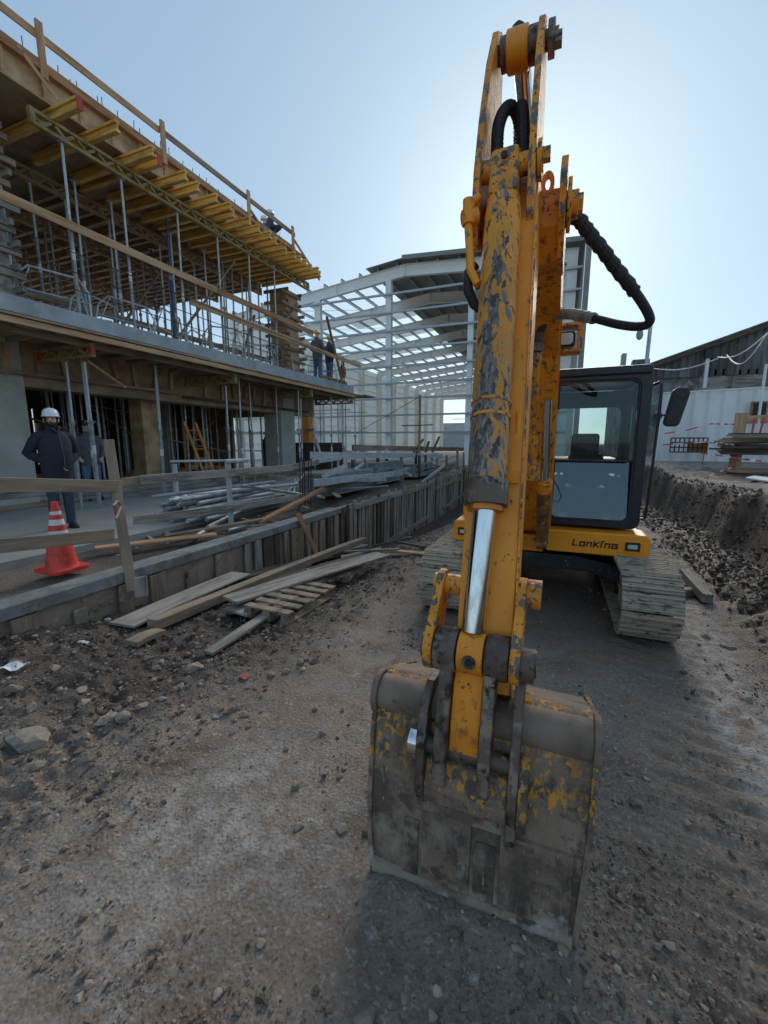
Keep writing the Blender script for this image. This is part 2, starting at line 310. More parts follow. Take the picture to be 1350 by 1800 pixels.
def board(name, p0, p1, w, h, m, parent=None, up=(0, 0, 1), label=None, cat=None, group=None, warp=0):
    """a plank whose grain runs along its own X; w is across, h along 'up'"""
    mx, L = frame(p0, p1, up)
    mb = MB(); n = 6 if warp else 1; rr = random.Random(hash((round(L, 3), w, h)) & 0xffff)
    if warp:
        ph = rr.uniform(0, 6); vs = []; fs = []
        for i in range(n + 1):
            x = L * i / n; dz = math.sin(i / n * 3.14) * warp; dy = math.sin(i / n * 4 + ph) * warp * .4
            for a, b in ((-1, -1), (1, -1), (1, 1), (-1, 1)): vs.append((x, a * w / 2 + dy, b * h / 2 + dz))
        for i in range(n):
            for k in range(4): fs.append((i * 4 + k, i * 4 + (k + 1) % 4, i * 4 + 4 + (k + 1) % 4, i * 4 + 4 + k))
        fs += [(3, 2, 1, 0), tuple(n * 4 + k for k in range(4))]; mb.add(vs, fs)
    else: mb.bx(0, L, -w / 2, w / 2, -h / 2, h / 2)
    o = obj(name, mb, m, None)
    b = o.modifiers.new('bevel', 'BEVEL'); b.width = min(.004, h * .12, w * .12); b.segments = 1
    mx.translation = Vector(p0) - (rootloc(parent) if parent is not None else Vector((0, 0, 0)))
    if parent is not None: o.parent = parent
    o.matrix_local = mx
    return tag(o, label, cat, group)
def pipe(name, p0, p1, r, m, parent=None, n=10, **k):
    mx, L = frame(p0, p1); mb = MB(); mb.tube((0, 0, 0), (L, 0, 0), r, n)
    o = obj(name, mb, m, None, smooth=True)
    mx.translation = Vector(p0) - (rootloc(parent) if parent is not None else Vector((0, 0, 0)))
    if parent is not None: o.parent = parent
    o.matrix_local = mx
    return tag(o, **k)
def dup(root, loc, rz=None, label=None, group=None, rot=None, scale=None):
    r = root.copy(); COL.objects.link(r); r.location = loc
    if rz is not None: r.rotation_euler = (0, 0, rz)
    if rot is not None: r.rotation_euler = rot
    if scale is not None: r.scale = scale
    if label: r['label'] = label
    if group: r['group'] = group
    for ch in root.children:
        c = ch.copy(); COL.objects.link(c); c.parent = r
        for g in ch.children:
            d = g.copy(); COL.objects.link(d); d.parent = c
    return r
ORD = ['first', 'second', 'third', 'fourth', 'fifth', 'sixth', 'seventh', 'eighth', 'ninth', 'tenth', 'eleventh', 'twelfth', 'thirteenth', 'fourteenth', 'fifteenth', 'sixteenth', 'seventeenth', 'eighteenth', 'nineteenth', 'twentieth']
for _a in ('twenty', 'thirty', 'forty', 'fifty', 'sixty', 'seventy', 'eighty', 'ninety'):
    if _a != 'twenty': ORD.append({'thirty': 'thirtieth', 'forty': 'fortieth', 'fifty': 'fiftieth', 'sixty': 'sixtieth', 'seventy': 'seventieth', 'eighty': 'eightieth', 'ninety': 'ninetieth'}[_a])
    ORD += [_a + '-' + q for q in ORD[:9]]

# ---------------------------------------------------------------- noise
_T = RS.rand(257, 257); _T[256] = _T[0]; _T[:, 256] = _T[:, 0]
def vn(x, y):
    x = np.asarray(x, float); y = np.asarray(y, float)
    xi = np.floor(x).astype(int); yi = np.floor(y).astype(int); fx = x - xi; fy = y - yi
    fx = fx * fx * (3 - 2 * fx); fy = fy * fy * (3 - 2 * fy); xi &= 255; yi &= 255
    return (_T[yi, xi] * (1 - fx) + _T[yi, xi + 1] * fx) * (1 - fy) + (_T[yi + 1, xi] * (1 - fx) + _T[yi + 1, xi + 1] * fx) * fy
def fbm(x, y, o=4, g=.5):
    a = 1; t = 0; s = 0
    for i in range(o):
        t = t + a * (vn(x * 2 ** i + 13.1 * i, y * 2 ** i + 7.7 * i) * 2 - 1); s += a; a *= g
    return t / s
def ss(a, b, x): t = np.clip((x - a) / (b - a), 0, 1); return t * t * (3 - 2 * t)

WX = -4.13
def ground_z(x, y):
    x = np.asarray(x, float); y = np.asarray(y, float)
    zt = np.interp(y, [0, 1.8, 2.6, 4, 6.7, 11, 19, 22.5, 24], [.17, .17, .0, -.12, -.42, -1.05, -1.1, -.9, .38])
    k = 1 - ss(-3.9, -1.75 - .5 * ss(3, 8, y) * 0, x)
    far = ss(22, 24, y) * .38
    z = zt * k + far * (1 - k)
    z = z - .25 * ss(8.5, 13, y) * (1 - ss(19, 23, y)) * (1 - k)
    # loose soil furrow along the trench
    z = z - .12 * np.exp(-((x + 3.25 - .12 * y) / .5) ** 2) * ss(1.0, 2, y) * (1 - ss(4.5, 7, y)) * (x < -1.2)
    # bank on the right
    e = 2.28 + .16 * fbm(y * .9 + 3, y * 0 + 2, 3) + .07 * fbm(y * 3.7, x * 2, 4) + .05 * ss(8, 14, y)
    toe = ss(1.45, 2.15, x) * .22
    bank = ss(0, .34, x - e + .045 * fbm(x * 6, y * 8, 5, .7)) * (.8 + .28 * ss(9, 18, y) + .05 * fbm(x * .8, y * .8, 3))
    z = z + toe * (1 - ss(20, 25, y) * .5) + bank
    # kerb-side rubble strip and everything under the platform
    z = np.where(x < -4.22, .33 + .05 * fbm(x * 2, y * 2, 4) , z)
    z = np.where(x < -5.75, .2, z)
    # relief
    near = np.clip(1 - (np.hypot(x, y) - 6) / 20, .15, 1)
    z = z + near * (.035 * fbm(x * .9, y * .9, 4) + .016 * fbm(x * 4, y * 4, 4))
    loose = np.maximum((1 - ss(-3.0, -1.5, x - .12 * y + .3 * fbm(x, y, 2))) * (x > -4.2), ss(1.3, 1.9, x))
    rid = 1 - np.abs(fbm(x * 7 + 50, y * 7, 4)) * 3.2
    z = z + np.where(x > -4.2, loose * .035 * rid + (.002 + .004 * np.clip(fbm(x * 1.3 + 9, y * 1.3, 3) * 2, 0, 1)) * (1 - np.abs(fbm(x * 12, y * 12, 3)) * 3) * near, 0)
    z = z + .035 * np.exp(-((y - 1.30) / .07) ** 2) * np.exp(-((x + .23) / .5) ** 6)
    z = z - .018 * np.exp(-((x + .75 - .28 * (y - 1.2)) / .16) ** 4) * (y < 4)
    # ruts left by tracks
    for cx, wd in ((.83, .30), (2.0, .25)):
        m = np.exp(-((x - cx - .05 * np.sin(y)) / wd) ** 4) * (1 - ss(5, 8, y)) * ss(1.0, 1.8, y)
        z = z + m * (-.02 + .017 * np.sin((y + .35 * (x - cx)) * 2 * np.pi / .16) * (.4 + .6 * vn(x * 2 + 5, y * 2)))
    m = np.exp(-((x - .72) / .52) ** 4) * ss(.7, 1.1, y) * (1 - ss(2.6, 3.8, y)) * (.25 + vn(x * 2.2 + 3, y * 3))
    z = z + m * .0085 * np.sin((y + .06 * x + .018 * fbm(x * 5, y * 2, 3)) * 2 * np.pi / .083)
    return z
def gz(x, y): return float(ground_z(np.array([x]), np.array([y]))[0])
# ================================================================= SETTING
def build_ground():
    xs = np.concatenate([[-600, -300, -150, -80, -50, -30, -18, -12, -9, -7, -6.2], np.arange(-5.76, -4.3, .04), np.arange(-4.3, 3.3, .0225), 3.3 + np.cumsum(np.geomspace(.04, 120, 42))])
    ys = np.concatenate([-np.geomspace(600, .5, 20), np.arange(-.3, .6, .1), [.65]])
    y = .67; st = .014; L = []
    while y < 900: L.append(y); y += st; st = max(.014, min(.011 * y, 60)) if y < 30 else st * 1.12
    ys = np.concatenate([ys, L])
    X, Y = np.meshgrid(xs, ys); Z = ground_z(X, Y)
    nx, ny = len(xs), len(ys)
    co = np.stack([X, Y, Z], -1).reshape(-1, 3)
    i = np.arange((nx - 1) * (ny - 1)); r = i // (nx - 1); c = i % (nx - 1); a = r * nx + c
    fc = np.stack([a, a + 1, a + nx + 1, a + nx], -1)
    me = bpy.data.meshes.new('ground'); me.vertices.add(len(co)); me.vertices.foreach_set('co', co.ravel())
    me.loops.add(fc.size); me.loops.foreach_set('vertex_index', fc.ravel().astype(np.int32))
    me.polygons.add(len(fc)); me.polygons.foreach_set('loop_start', np.arange(0, fc.size, 4, dtype=np.int32)); me.polygons.foreach_set('loop_total', np.full(len(fc), 4, np.int32))
    me.update(calc_edges=True); me.shade_smooth()
    x, y = co[:, 0], co[:, 1]
    damp = np.maximum((1 - ss(-2.9, -1.9, x - .13 * y + .35 * fbm(x * 1.2, y * 1.2, 3))) * (x > -4.2) * ss(.8, 1.8, y), ss(1.25, 1.7, x + .3 * fbm(x * 1.5, y * 1.5, 3)) * (1 - ss(2.55, 2.8, x)))
    damp = np.maximum(damp * np.where(x > 1, 1, 1), ss(1.25, 1.7, x + .3 * fbm(x * 1.5, y * 1.5, 3)) * (1 - ss(.92, 1.05, co[:, 2] + .1 * fbm(x * 3, y * 3, 3))))
    damp = np.maximum(damp, .8 * np.exp(-((x + .2) / 1.3) ** 4 - ((y - 5.5) / 1.8) ** 4))  # darker, smoother soil under the machine
    damp = np.maximum(damp, (x < -4.2) * (x > -5.8) * (.35 + .6 * ss(2.9, 3.6, y)))
    pale = np.clip(1.6 * fbm(x * .7 + 40, y * .7 + 3, 4), 0, 1) * ss(-2.6, -1.8, x) + ss(.95, 1.15, x + .1 * fbm(x * 2, y * 2, 3)) * (1 - ss(1.45, 1.7, x)) * ss(1.2, 2.0, y) * 1.2
    pale = np.maximum(pale, ss(2.6, 3.0, x) * .6)
    ca = me.color_attributes.new('soil', 'FLOAT_COLOR', 'POINT')
    ca.data.foreach_set('color', np.stack([np.clip(damp, 0, 1), np.clip(pale, 0, 1), x * 0, x * 0 + 1], -1).ravel())
    m, t, b = newmat('soil'); N = t.nodes.new; L = t.links.new
    tc = N('ShaderNodeTexCoord'); vc = N('ShaderNodeVertexColor'); vc.layer_name = 'soil'; sp = N('ShaderNodeSeparateColor'); L(vc.outputs[0], sp.inputs[0])
    def nz(s, d=6, r=.6):
        n = N('ShaderNodeTexNoise'); n.inputs['Scale'].default_value = s; n.inputs['Detail'].default_value = d; n.inputs['Roughness'].default_value = r
        L(tc.outputs['Object'], n.inputs['Vector']); return n.outputs['Fac']
    def mr(f, a, b_, c=0, d=1):
        n = N('ShaderNodeMapRange'); n.inputs[1].default_value = a; n.inputs[2].default_value = b_; n.inputs[3].default_value = c; n.inputs[4].default_value = d; L(f, n.inputs[0]); return n.outputs[0]
    def mix(f, A, B):
        n = N('ShaderNodeMix'); n.data_type = 'RGBA'; L(f, n.inputs['Factor'])
        for k, q in (('A', A), ('B', B)):
            if isinstance(q, tuple): n.inputs[k].default_value = (*q, 1)
            else: L(q, n.inputs[k])
        return n.outputs['Result']
    def mul(a_, b_):
        n = N('ShaderNodeMath'); n.operation = 'MULTIPLY'; L(a_, n.inputs[0]); L(b_, n.inputs[1]); return n.outputs[0]
    c = mix(mr(nz(1.1), .35, .65), (.245, .188, .145), (.335, .27, .215))
    c = mix(mr(nz(2.3), .5, .68), c, (.19, .125, .085))
    c = mix(mul(mr(nz(9, 8, .7), .42, .62), mr(sp.outputs[1], .1, .8)), c, (.50, .475, .44))
    c = mix(mr(nz(3.2, 10, .8), .60, .72), c, (.60, .58, .56))
    c = mix(mr(nz(45, 4), .55, .7), c, (.46, .39, .33))
    c = mix(mr(nz(60, 6), .52, .78), c, (.12, .088, .065))
    c = mix(mr(nz(16, 9, .75), .56, .68), c, (.17, .125, .095))
    c = mix(mul(sp.outputs[0], mr(nz(3.5, 8, .7), .22, .42)), c, (.085, .062, .048))
    L(c, b.inputs['Base Color'])
    r = mr(sp.outputs[0], 0, 1, .92, .62); L(r, b.inputs['Roughness']); b.inputs['Specular IOR Level'].default_value = .35
    bp = N('ShaderNodeBump'); bp.inputs['Distance'].default_value = .011; ad = N('ShaderNodeMath'); L(nz(34, 12, .78), ad.inputs[0])
    vo = N('ShaderNodeTexVoronoi'); vo.inputs['Scale'].default_value = 55; L(tc.outputs['Object'], vo.inputs['Vector']); L(mr(vo.outputs['Distance'], 0, .6, .5, 0), ad.inputs[1])
    L(ad.outputs[0], bp.inputs['Height']); L(bp.outputs[0], b.inputs['Normal'])
    me.materials.append(m); o = bpy.data.objects.new('ground', me); COL.objects.link(o); o['kind'] = 'structure'
build_ground()

o = obj('concrete_floor', MB().bx(-60, -5.7, -8, 24, .1, .42), 'conc_floor'); o['kind'] = 'structure'
o = obj('hall_floor', MB().bx(-60, 6, 24.1, 95, .1, .44), 'conc_floor'); o['kind'] = 'structure'

# ---- gravel (stuff) and rocks
def ico(sub, seed, flat=.7, amp=.25):
    bm = bmesh.new(); bmesh.ops.create_icosphere(bm, subdivisions=sub, radius=1)
    rr = random.Random(seed); off = Vector((rr.uniform(0, 50), rr.uniform(0, 50), 0)); sx = Vector((rr.uniform(.8, 1.25), rr.uniform(.65, 1), flat * rr.uniform(.7, 1.1)))
    cuts = [(Vector((rr.gauss(0, 1), rr.gauss(0, 1), rr.gauss(0, 1))).normalized(), rr.uniform(.42, .8)) for _ in range(12)]
    for v in bm.verts:
        p = v.co.copy()
        for n_, d in cuts:
            q = p.dot(n_)
            if q > d: p -= n_ * (q - d)
        p *= 1 + amp * .3 * rr.uniform(-1, 1)
        v.co = Vector((p.x * sx.x, p.y * sx.y, p.z * sx.z))
    vs = np.array([v.co[:] for v in bm.verts]); fs = np.array([[v.index for v in f.verts] for f in bm.faces]); bm.free(); return vs, fs
def build_gravel():
    vars_ = [ico(1, s, .75, 1.2) for s in range(12)]
    n = 60000; N3 = n * 3
    y = .6 + (RS.rand(N3) ** 2.0) * 8.0; x = RS.uniform(-4.05, 2.3, N3)
    cl = fbm(x * 1.7 + 20, y * 1.7, 4) + .6 * fbm(x * 6 + 3, y * 6, 3)
    dens = .04 + .62 * ss(.12, .6, cl) + .4 * ss(-1.6, -2.4, x) + .12 * ss(1.2, 1.9, x) + .9 * ss(.35, -.05, np.abs(x - .1 - .1 * y) - .3) * (y < 1.9)
    k = RS.rand(N3) < dens * .7; x, y = x[k][:n], y[k][:n]; n = len(x)
    s = np.clip(.0030 * (1 - RS.rand(n)) ** (-1 / 2.2), .003, .021) * (1 + .13 * y); a = RS.rand(n) * 6.28; b = RS.normal(0, .5, n)
    xb = RS.uniform(-4.0, -1.7, 1500); yb = RS.uniform(.9, 5.0, 1500); kb = (xb - .25 * yb < -2.55 + .35 * RS.normal(0, 1, 1500)); xb, yb = xb[kb], yb[kb]
    x = np.concatenate([x, xb]); y = np.concatenate([y, yb]); s = np.concatenate([s, np.clip(.012 * (1 - RS.rand(len(xb))) ** (-1 / 2.4), .012, .045)]); a = np.concatenate([a, RS.rand(len(xb)) * 6]); b = np.concatenate([b, RS.normal(0, .5, len(xb))]); n = len(x)
    nb = 5000; yb = 5 + RS.rand(nb) ** 1.3 * 10; xb = RS.uniform(1.75, 2.75, nb); x = np.concatenate([x, xb]); y = np.concatenate([y, yb]); s = np.concatenate([s, np.clip(.012 * (1 - RS.rand(nb)) ** (-1 / 2.2), .012, .055)]); a = np.concatenate([a, RS.rand(nb) * 6]); b = np.concatenate([b, RS.normal(0, .8, nb)]); n = len(x)
    z = ground_z(x, y); V = []; F = []; base = 0; T = []
    for v, (vs, fs) in enumerate(vars_):
        m = np.arange(v, n, 12); P = vs[None] * s[m, None, None]; cb, sb = np.cos(b[m])[:, None], np.sin(b[m])[:, None]
        py_, pz_ = P[:, :, 1] * cb - P[:, :, 2] * sb, P[:, :, 1] * sb + P[:, :, 2] * cb
        c_, s_ = np.cos(a[m])[:, None], np.sin(a[m])[:, None]
        Q = np.stack([P[:, :, 0] * c_ - py_ * s_ + x[m, None], P[:, :, 0] * s_ + py_ * c_ + y[m, None], pz_ + (z[m] + s[m] * .3)[:, None]], -1)
        nv = vs.shape[0]; V.append(Q.reshape(-1, 3)); F.append((fs[None] + (np.arange(len(m)) * nv)[:, None, None] + base).reshape(-1, 3)); base += nv * len(m)
        T.append(np.repeat(RS.rand(len(m)) * np.where(m >= n - 5000, .25, 1), nv))
    V = np.concatenate(V); F = np.concatenate(F); T = np.concatenate(T)
    me = bpy.data.meshes.new('gravel'); me.vertices.add(len(V)); me.vertices.foreach_set('co', V.ravel())
    me.loops.add(F.size); me.loops.foreach_set('vertex_index', F.ravel().astype(np.int32))
    me.polygons.add(len(F)); me.polygons.foreach_set('loop_start', np.arange(0, F.size, 3, dtype=np.int32)); me.polygons.foreach_set('loop_total', np.full(len(F), 3, np.int32))
    me.update(calc_edges=True); me.shade_flat()
    ca = me.color_attributes.new('tone', 'FLOAT_COLOR', 'POINT'); ca.data.foreach_set('color', np.repeat(T[:, None], 4, 1).ravel())
    mt, t, bb = newmat('gravel stones'); vc = t.nodes.new('ShaderNodeVertexColor'); vc.layer_name = 'tone'; cr = t.nodes.new('ShaderNodeValToRGB')
    el = cr.color_ramp.elements; el[0].color = (.085, .064, .05, 1); el[1].color = (.46, .39, .32, 1); e = el.new(.5); e.color = (.24, .175, .125, 1); e = el.new(.88); e.color = (.32, .255, .20, 1)
    t.links.new(vc.outputs[0], cr.inputs[0]); t.links.new(cr.outputs[0], bb.inputs['Base Color']); bb.inputs['Roughness'].default_value = .95
    me.materials.append(mt); o = bpy.data.objects.new('gravel', me); COL.objects.link(o)
    tag(o, 'loose grey brown gravel and crumbs of soil scattered over the dirt', 'gravel', kind='stuff')
build_gravel()

def rock(px, py, size, label, m='rock', flat=.7, seed=0, name='rock', z0=None, cat='rock', group='loose rocks on the dirt'):
    r = FW * FPX + RT * (px - 675) + UP * (900 - py)
    z = 0
    for _ in range(6):
        t = (z - EYE) / r.z; p = Vector((0, 0, EYE)) + r * t; z = gz(p.x, p.y) if z0 is None else z0
    vs, fs = ico(2, seed + 100, flat, .22)
    mb = MB(); mb.v = [tuple(v * size) for v in vs]; mb.f = [tuple(f) for f in fs]
    o = obj(name, mb, m, None); o.location = (p.x, p.y, z + size * flat * .25); o.rotation_euler = (0, 0, seed * 1.7)
    tag(o, label, cat, group)
RK = [
 (50, 1305, .12, 'long flat slab of stone at the left edge of the dirt'), (185, 1268, .065, 'upright grey stone left of the larger pale lump'),
 (217, 1264, .06, 'pale angular stone right of the upright grey stone'), (252, 1243, .055, 'rounded grey stone between two heaps of soil'),
 (285, 1230, .045, 'small brown stone beside the rounded grey stone'), (315, 1208, .06, 'brown stone with a pale face on the soil edge'),
 (330, 1198, .06, 'large tan stone at the top of the row of stones'), (143, 1208, .05, 'pale stone half sunk in the dark soil'),
 (412, 1167, .045, 'bluish white stone near the plank end'), (478, 1187, .04, 'flat whitish stone lying on bare dirt'),
 (437, 1207, .035, 'pinkish stone next to the broken tile'), (378, 1262, .035, 'pale pebble standing on edge in the dirt'),
 (418, 1247, .04, 'grey stone in the small rubble cluster'), (432, 1258, .035, 'white stone in the small rubble cluster'),
 (410, 1290, .03, 'lowest grey stone below the rubble cluster'), (150, 1298, .04, 'grey pebble below the upright stones'),
 (55, 1250, .06, 'dark brown clod near the left edge'), (20, 1215, .07, 'dark clod of soil above the flat slab'),
 (100, 1330, .04, 'tan pebble beneath the long slab'), (65, 1352, .04, 'small grey stone under the slab at left'),
 (30, 1175, .08, 'dirty white stone half buried by the left edge'), (95, 1175, .05, 'earthy stone among dark clods'),
 (600, 1460, .03, 'lone pale pebble left of the bucket lip'), (527, 1455, .035, 'pale lump on the tyre ridge left of bucket'),
 (382, 1752, .022, 'oval buff pebble near the bottom of the picture'), (610, 1625, .02, 'small buff pebble below the bucket corner'),
 (640, 1795, .045, 'big flat stone cut by the bottom edge'), (712, 1755, .025, 'round grey pebble in the gravel under the bucket'),
 (760, 1790, .03, 'grey stone in the gravel near the bottom edge'), (690, 1770, .022, 'little dark pebble beside the round grey one'),
 (835, 1720, .03, 'brown stone below the middle of the bucket'), (800, 1640, .035, 'cracked stone under the bucket lip'),
 (700, 1575, .022, 'tan pebble just under the bucket lip'), (460, 1660, .022, 'pebble among crumbs in the brown patch'),
 (520, 1385, .035, 'pale stone left of the bucket edge'), (566, 1290, .03, 'stone on the smooth dirt left of the bucket'),
 (1080, 1255, .03, 'stone right of the bucket corner'), (1280, 1140, .06, 'white stone in the dark soil by the bank'),
 (1240, 1120, .05, 'grey stone in the dark soil behind the blocks'), (1310, 1230, .05, 'clod beside the pale wheel mark'),
]
for i, (px, py, s_, lb) in enumerate(RK): rock(px, py, s_, lb, seed=i)
rock(340, 1180, .09, 'dark boulder of soil beside the planks', seed=61); rock(150, 1240, .075, 'broad brown clod in the furrow', seed=62)
rock(430, 1190, .05, 'broken orange roof tile on the dirt', 'brick', .3, 5, 'brick_fragment', cat='broken tile', group='brick fragments')
rock(178, 1243, .05, 'red brick shard among grey stones', 'brick', .35, 6, 'brick_fragment', cat='broken brick', group='brick fragments')
rock(410, 1226, .025, 'small orange tile chip below the broken tile', 'brick', .3, 7, 'brick_fragment', cat='broken tile', group='brick fragments')
rock(438, 1278, .02, 'tiny brown brick chip in the rubble cluster', 'brick', .5, 8, 'brick_fragment', cat='broken brick', group='brick fragments')
rock(1062, 1195, .011, 'small bright red bottle cap on the dirt', 'red', .4, 9, 'bottle_cap', cat='bottle cap', group='litter')

# ---- white scraps
def scrap(px, py, s_, rz, label):
    r = FW * FPX + RT * (px - 675) + UP * (900 - py); z = 0
    for _ in range(6):
        t = (z - EYE) / r.z; p = Vector((0, 0, EYE)) + r * t; z = gz(p.x, p.y)
    mb = MB(); n = 6; vs = []; fs = []; rr = random.Random(px)
    for i in range(n + 1):
        for j in range(3): vs.append(((i / n - .5) * s_, (j / 2 - .5) * s_ * .3, rr.uniform(0, .25) * s_))
    for i in range(n):
        for j in range(2): a = i * 3 + j; fs.append((a, a + 1, a + 4, a + 3))
    mb.add(vs, fs); o = obj('paper_scrap', mb, 'tape'); o.location = (p.x, p.y, z + .012); o.rotation_euler = (0, 0, rz)
    so_ = o.modifiers.new('thick', 'SOLIDIFY'); so_.thickness = .002
    tag(o, label, 'litter', 'litter')
scrap(147, 1133, .09, .3, 'crumpled white scrap in the dark soil'); scrap(20, 1180, .2, 1.0, 'strip of white tape by the left edge')

# ================================================================= FORMWORK WALL
fw = thing('board_shoring', 'long retaining wall of upright boards capped by a grey concrete kerb', 'shoring', (WX, 8, -.3))
obj('kerb', MB().bx(WX - .24, WX + .03, -2, 7.6, .31, .42), 'conc_kerb', fw, bevel=.006)
obj('form_board', MB().bx(WX - .12, WX - .03, -2, 7.6, -.9, .308), 'ply_old', fw)
mb = MB(); mb.bx(WX - .14, WX - .045, 7.601, 22.8, -1.6, .40)
o = obj('backing_board', mb, 'wood_grey', fw)
rr = random.Random(3)
def tz(y): return gz(WX + .15, y)
y = 1.3; k = 0
while y < 22.5:
    big = y < 7.6
    g = tz(y)
    if big:
        w_ = rr.choice([.12, .15, .2]); top = .295 + rr.uniform(-.01, .005) - (.1 if y < 4.2 and rr.random() < .6 else 0)
        board('batten', (WX + .0, y, g - .25), (WX + .0 + rr.uniform(-.004, .02), y + rr.uniform(-.01, .01), top), w_, .035, rr.choice(['wood_old', 'wood_grey', 'wood_old', 'wood_dark'] if y > 4.6 else ['wood_old', 'ply_old', 'wood_old']), fw, up=(1, 0, 0))
        y += w_ + rr.uniform(.14, .40) if y < 4.5 else w_ + rr.uniform(.03, .14)
    else:
        w_ = rr.choice([.10, .14, .18]); top = .43 + rr.uniform(-.12, .1)
        if k < 62:
            board('batten', (WX + .0, y, g - .2), (WX + rr.uniform(-.01, .03), y + rr.uniform(-.03, .03), top), w_, .04, rr.choice(['wood_grey', 'wood_old', 'wood_dark', 'wood_grey']), fw, up=(1, 0, 0))
        k += 1; y += w_ + rr.uniform(.03, .13)
for (a, b, za, zb) in ((8.2, 11.2, .36, .34), (11.4, 14.6, .30, .33), (14.8, 19, .1, .14), (10, 14.2, -.86, -.8), (16, 21, -.8, -.6)):
    board('waler', (WX + .05, a, za), (WX + .05, b, zb), .04, .13, rr.choice(['wood_grey', 'wood_old']), fw)
board('brace', (WX + .28, 6.35, tz(6.3) - .05), (WX + .06, 6.0, .55), .1, .03, 'wood_red', fw, up=(1, 0, 0))

# ================================================================= BUILDING
SX = -8.2      # slab edge plane
bld = thing('concrete_building', 'unfinished two storey concrete building with grey slab edge and formwork', 'building', (-12, 8, .42))
obj('slab', MB().bx(-30, SX, -4, 16.5, 3.78, 4.07), 'conc_light', bld, bevel=.01)
for (x, y) in ((-10.35, 4.85), (-10.35, 14.2), (-17, 4.8), (-17, 14.2), (-24, 9)):
    obj('column', MB().bx(x - .4, x + .4, y - .45, y + .45, .42, 3.779), 'concrete', bld, bevel=.012)
obj('column', MB().bx(-11.1, -10.6, 8.35, 8.85, .42, 3.779), 'ply', bld, bevel=.01)
obj('edge_beam', MB().bx(-10.5, -9.98, -4, 16.2, 2.86, 3.777), 'ply_dark', bld)
obj('cross_beam', MB().bx(-29, -10.52, 15.7, 16.2, 2.9, 3.777), 'ply_dark', bld)
obj('cross_beam', MB().bx(-29, -10.52, 4.2, 4.6, 2.9, 3.777), 'ply_dark', bld)
obj('rear_wall', MB().bx(-30, -14.6, 16.21, 16.35, .42, 3.74), 'ply_dark', bld)  # wall added to close the bright back and darken the interior
obj('rear_wall', MB().bx(-30, -29.7, -4, 16, .42, 7.2), 'ply_dark', bld)
obj('side_wall', MB().bx(-30, -12.5, -4.3, -4, .42, 7.2), 'ply_dark', bld)
obj('soffit_form', MB().bx(-29.5, SX + .10, -4, 16.9, 3.742, 3.776), 'ply_dark', bld)
mb = MB()
for y in np.arange(-3.6, 16.9, .62): mb.bx(-12, SX + .02, y, y + .07, 3.66, 3.741)
obj('soffit_joist', mb, 'wood_old', bld)
board('fascia_board', (SX + .06, -4, 3.67), (SX + .06, 16.9, 3.67), .05, .1, 'wood_new', bld)
board('fascia_board', (SX - .30, -4, 3.60), (SX - .30, 16.6, 3.60), .05, .1, 'wood_old', bld)
obj('membrane', MB().bx(SX + .002, SX + .02, -4, 8.5, 3.785, 3.81), 'jeans', bld)
# plywood rib of the right slab corner
mb = MB(); mb.bx(-14, SX + .55, 16.55, 17.6, 3.70, 3.735); obj('corner_form', mb, 'wood_old', bld)
# upper level deck
DZ = 7.42
mb = MB(); mb.bx(-24, -8.38, 3.4, 13.5, DZ, DZ + .03); mb.bx(-24, -8.6, -4, 3.39, DZ, DZ + .03); obj('deck_sheet', mb, 'ply_dark', bld)
mb = MB(); mb.bx(-8.66, -8.62, -4, 13.4, DZ + .035, DZ + .62); obj('rim_panel', mb, 'ply', bld)
for y in np.arange(3, 13.2, .61): obj('rim_stud', MB().bx(-8.617, -8.57, y, y + .05, DZ + .04, DZ + .56), 'wood_new', bld)
pass
board('rim_rail', (-8.54, -3, DZ + .60), (-8.54, 13.5, DZ + .60), .07, .09, 'wood_red', bld)
# column forms on the upper slab
def column_form(x, y, w_, label, bare):
    t = thing('column_formwork', label, 'column formwork', (x, y, 4.07), 'column forms on the upper slab')
    obj('form_panel', MB().bx(x - w_, x + w_, y - w_, y + w_, 4.072, 6.9), 'ply', t, bevel=.004)
    if bare: obj('bare_concrete', MB().bx(x - w_ - .006, x + w_ + .006, y - w_ - .006, y + w_ + .006, 4.075, 6.0), 'wood_grey', t)
    rq = random.Random(int(x * 7))
    for k in range(8):
        z = 4.25 + k * .36; m = 'wood_grey' if bare and z < 6 else 'wood_old'; e = rq.uniform(.12, .3)
        board('yoke_board', (x + w_ + .04, y - w_ - .3, z), (x + w_ + .04, y + w_ + e, z + rq.uniform(-.03, .03)), .06, .1, m, t)
        board('yoke_board', (x - w_ - .2, y - w_ - .04, z + .1), (x + w_ + .12, y - w_ - .04, z + .1), .06, .1, m, t)
        board('yoke_board', (x - w_ - .2, y + w_ + .04, z + .1), (x + w_ + rq.uniform(.1, .3), y + w_ + .04, z + .1), .06, .1, m, t)
column_form(-9.35, 4.35, .42, 'boarded concrete column clamped by grey yokes at the left edge', True)
column_form(-9.25, 13.2, .34, 'tan plywood column form with yokes at the far end of the upper floor', False)

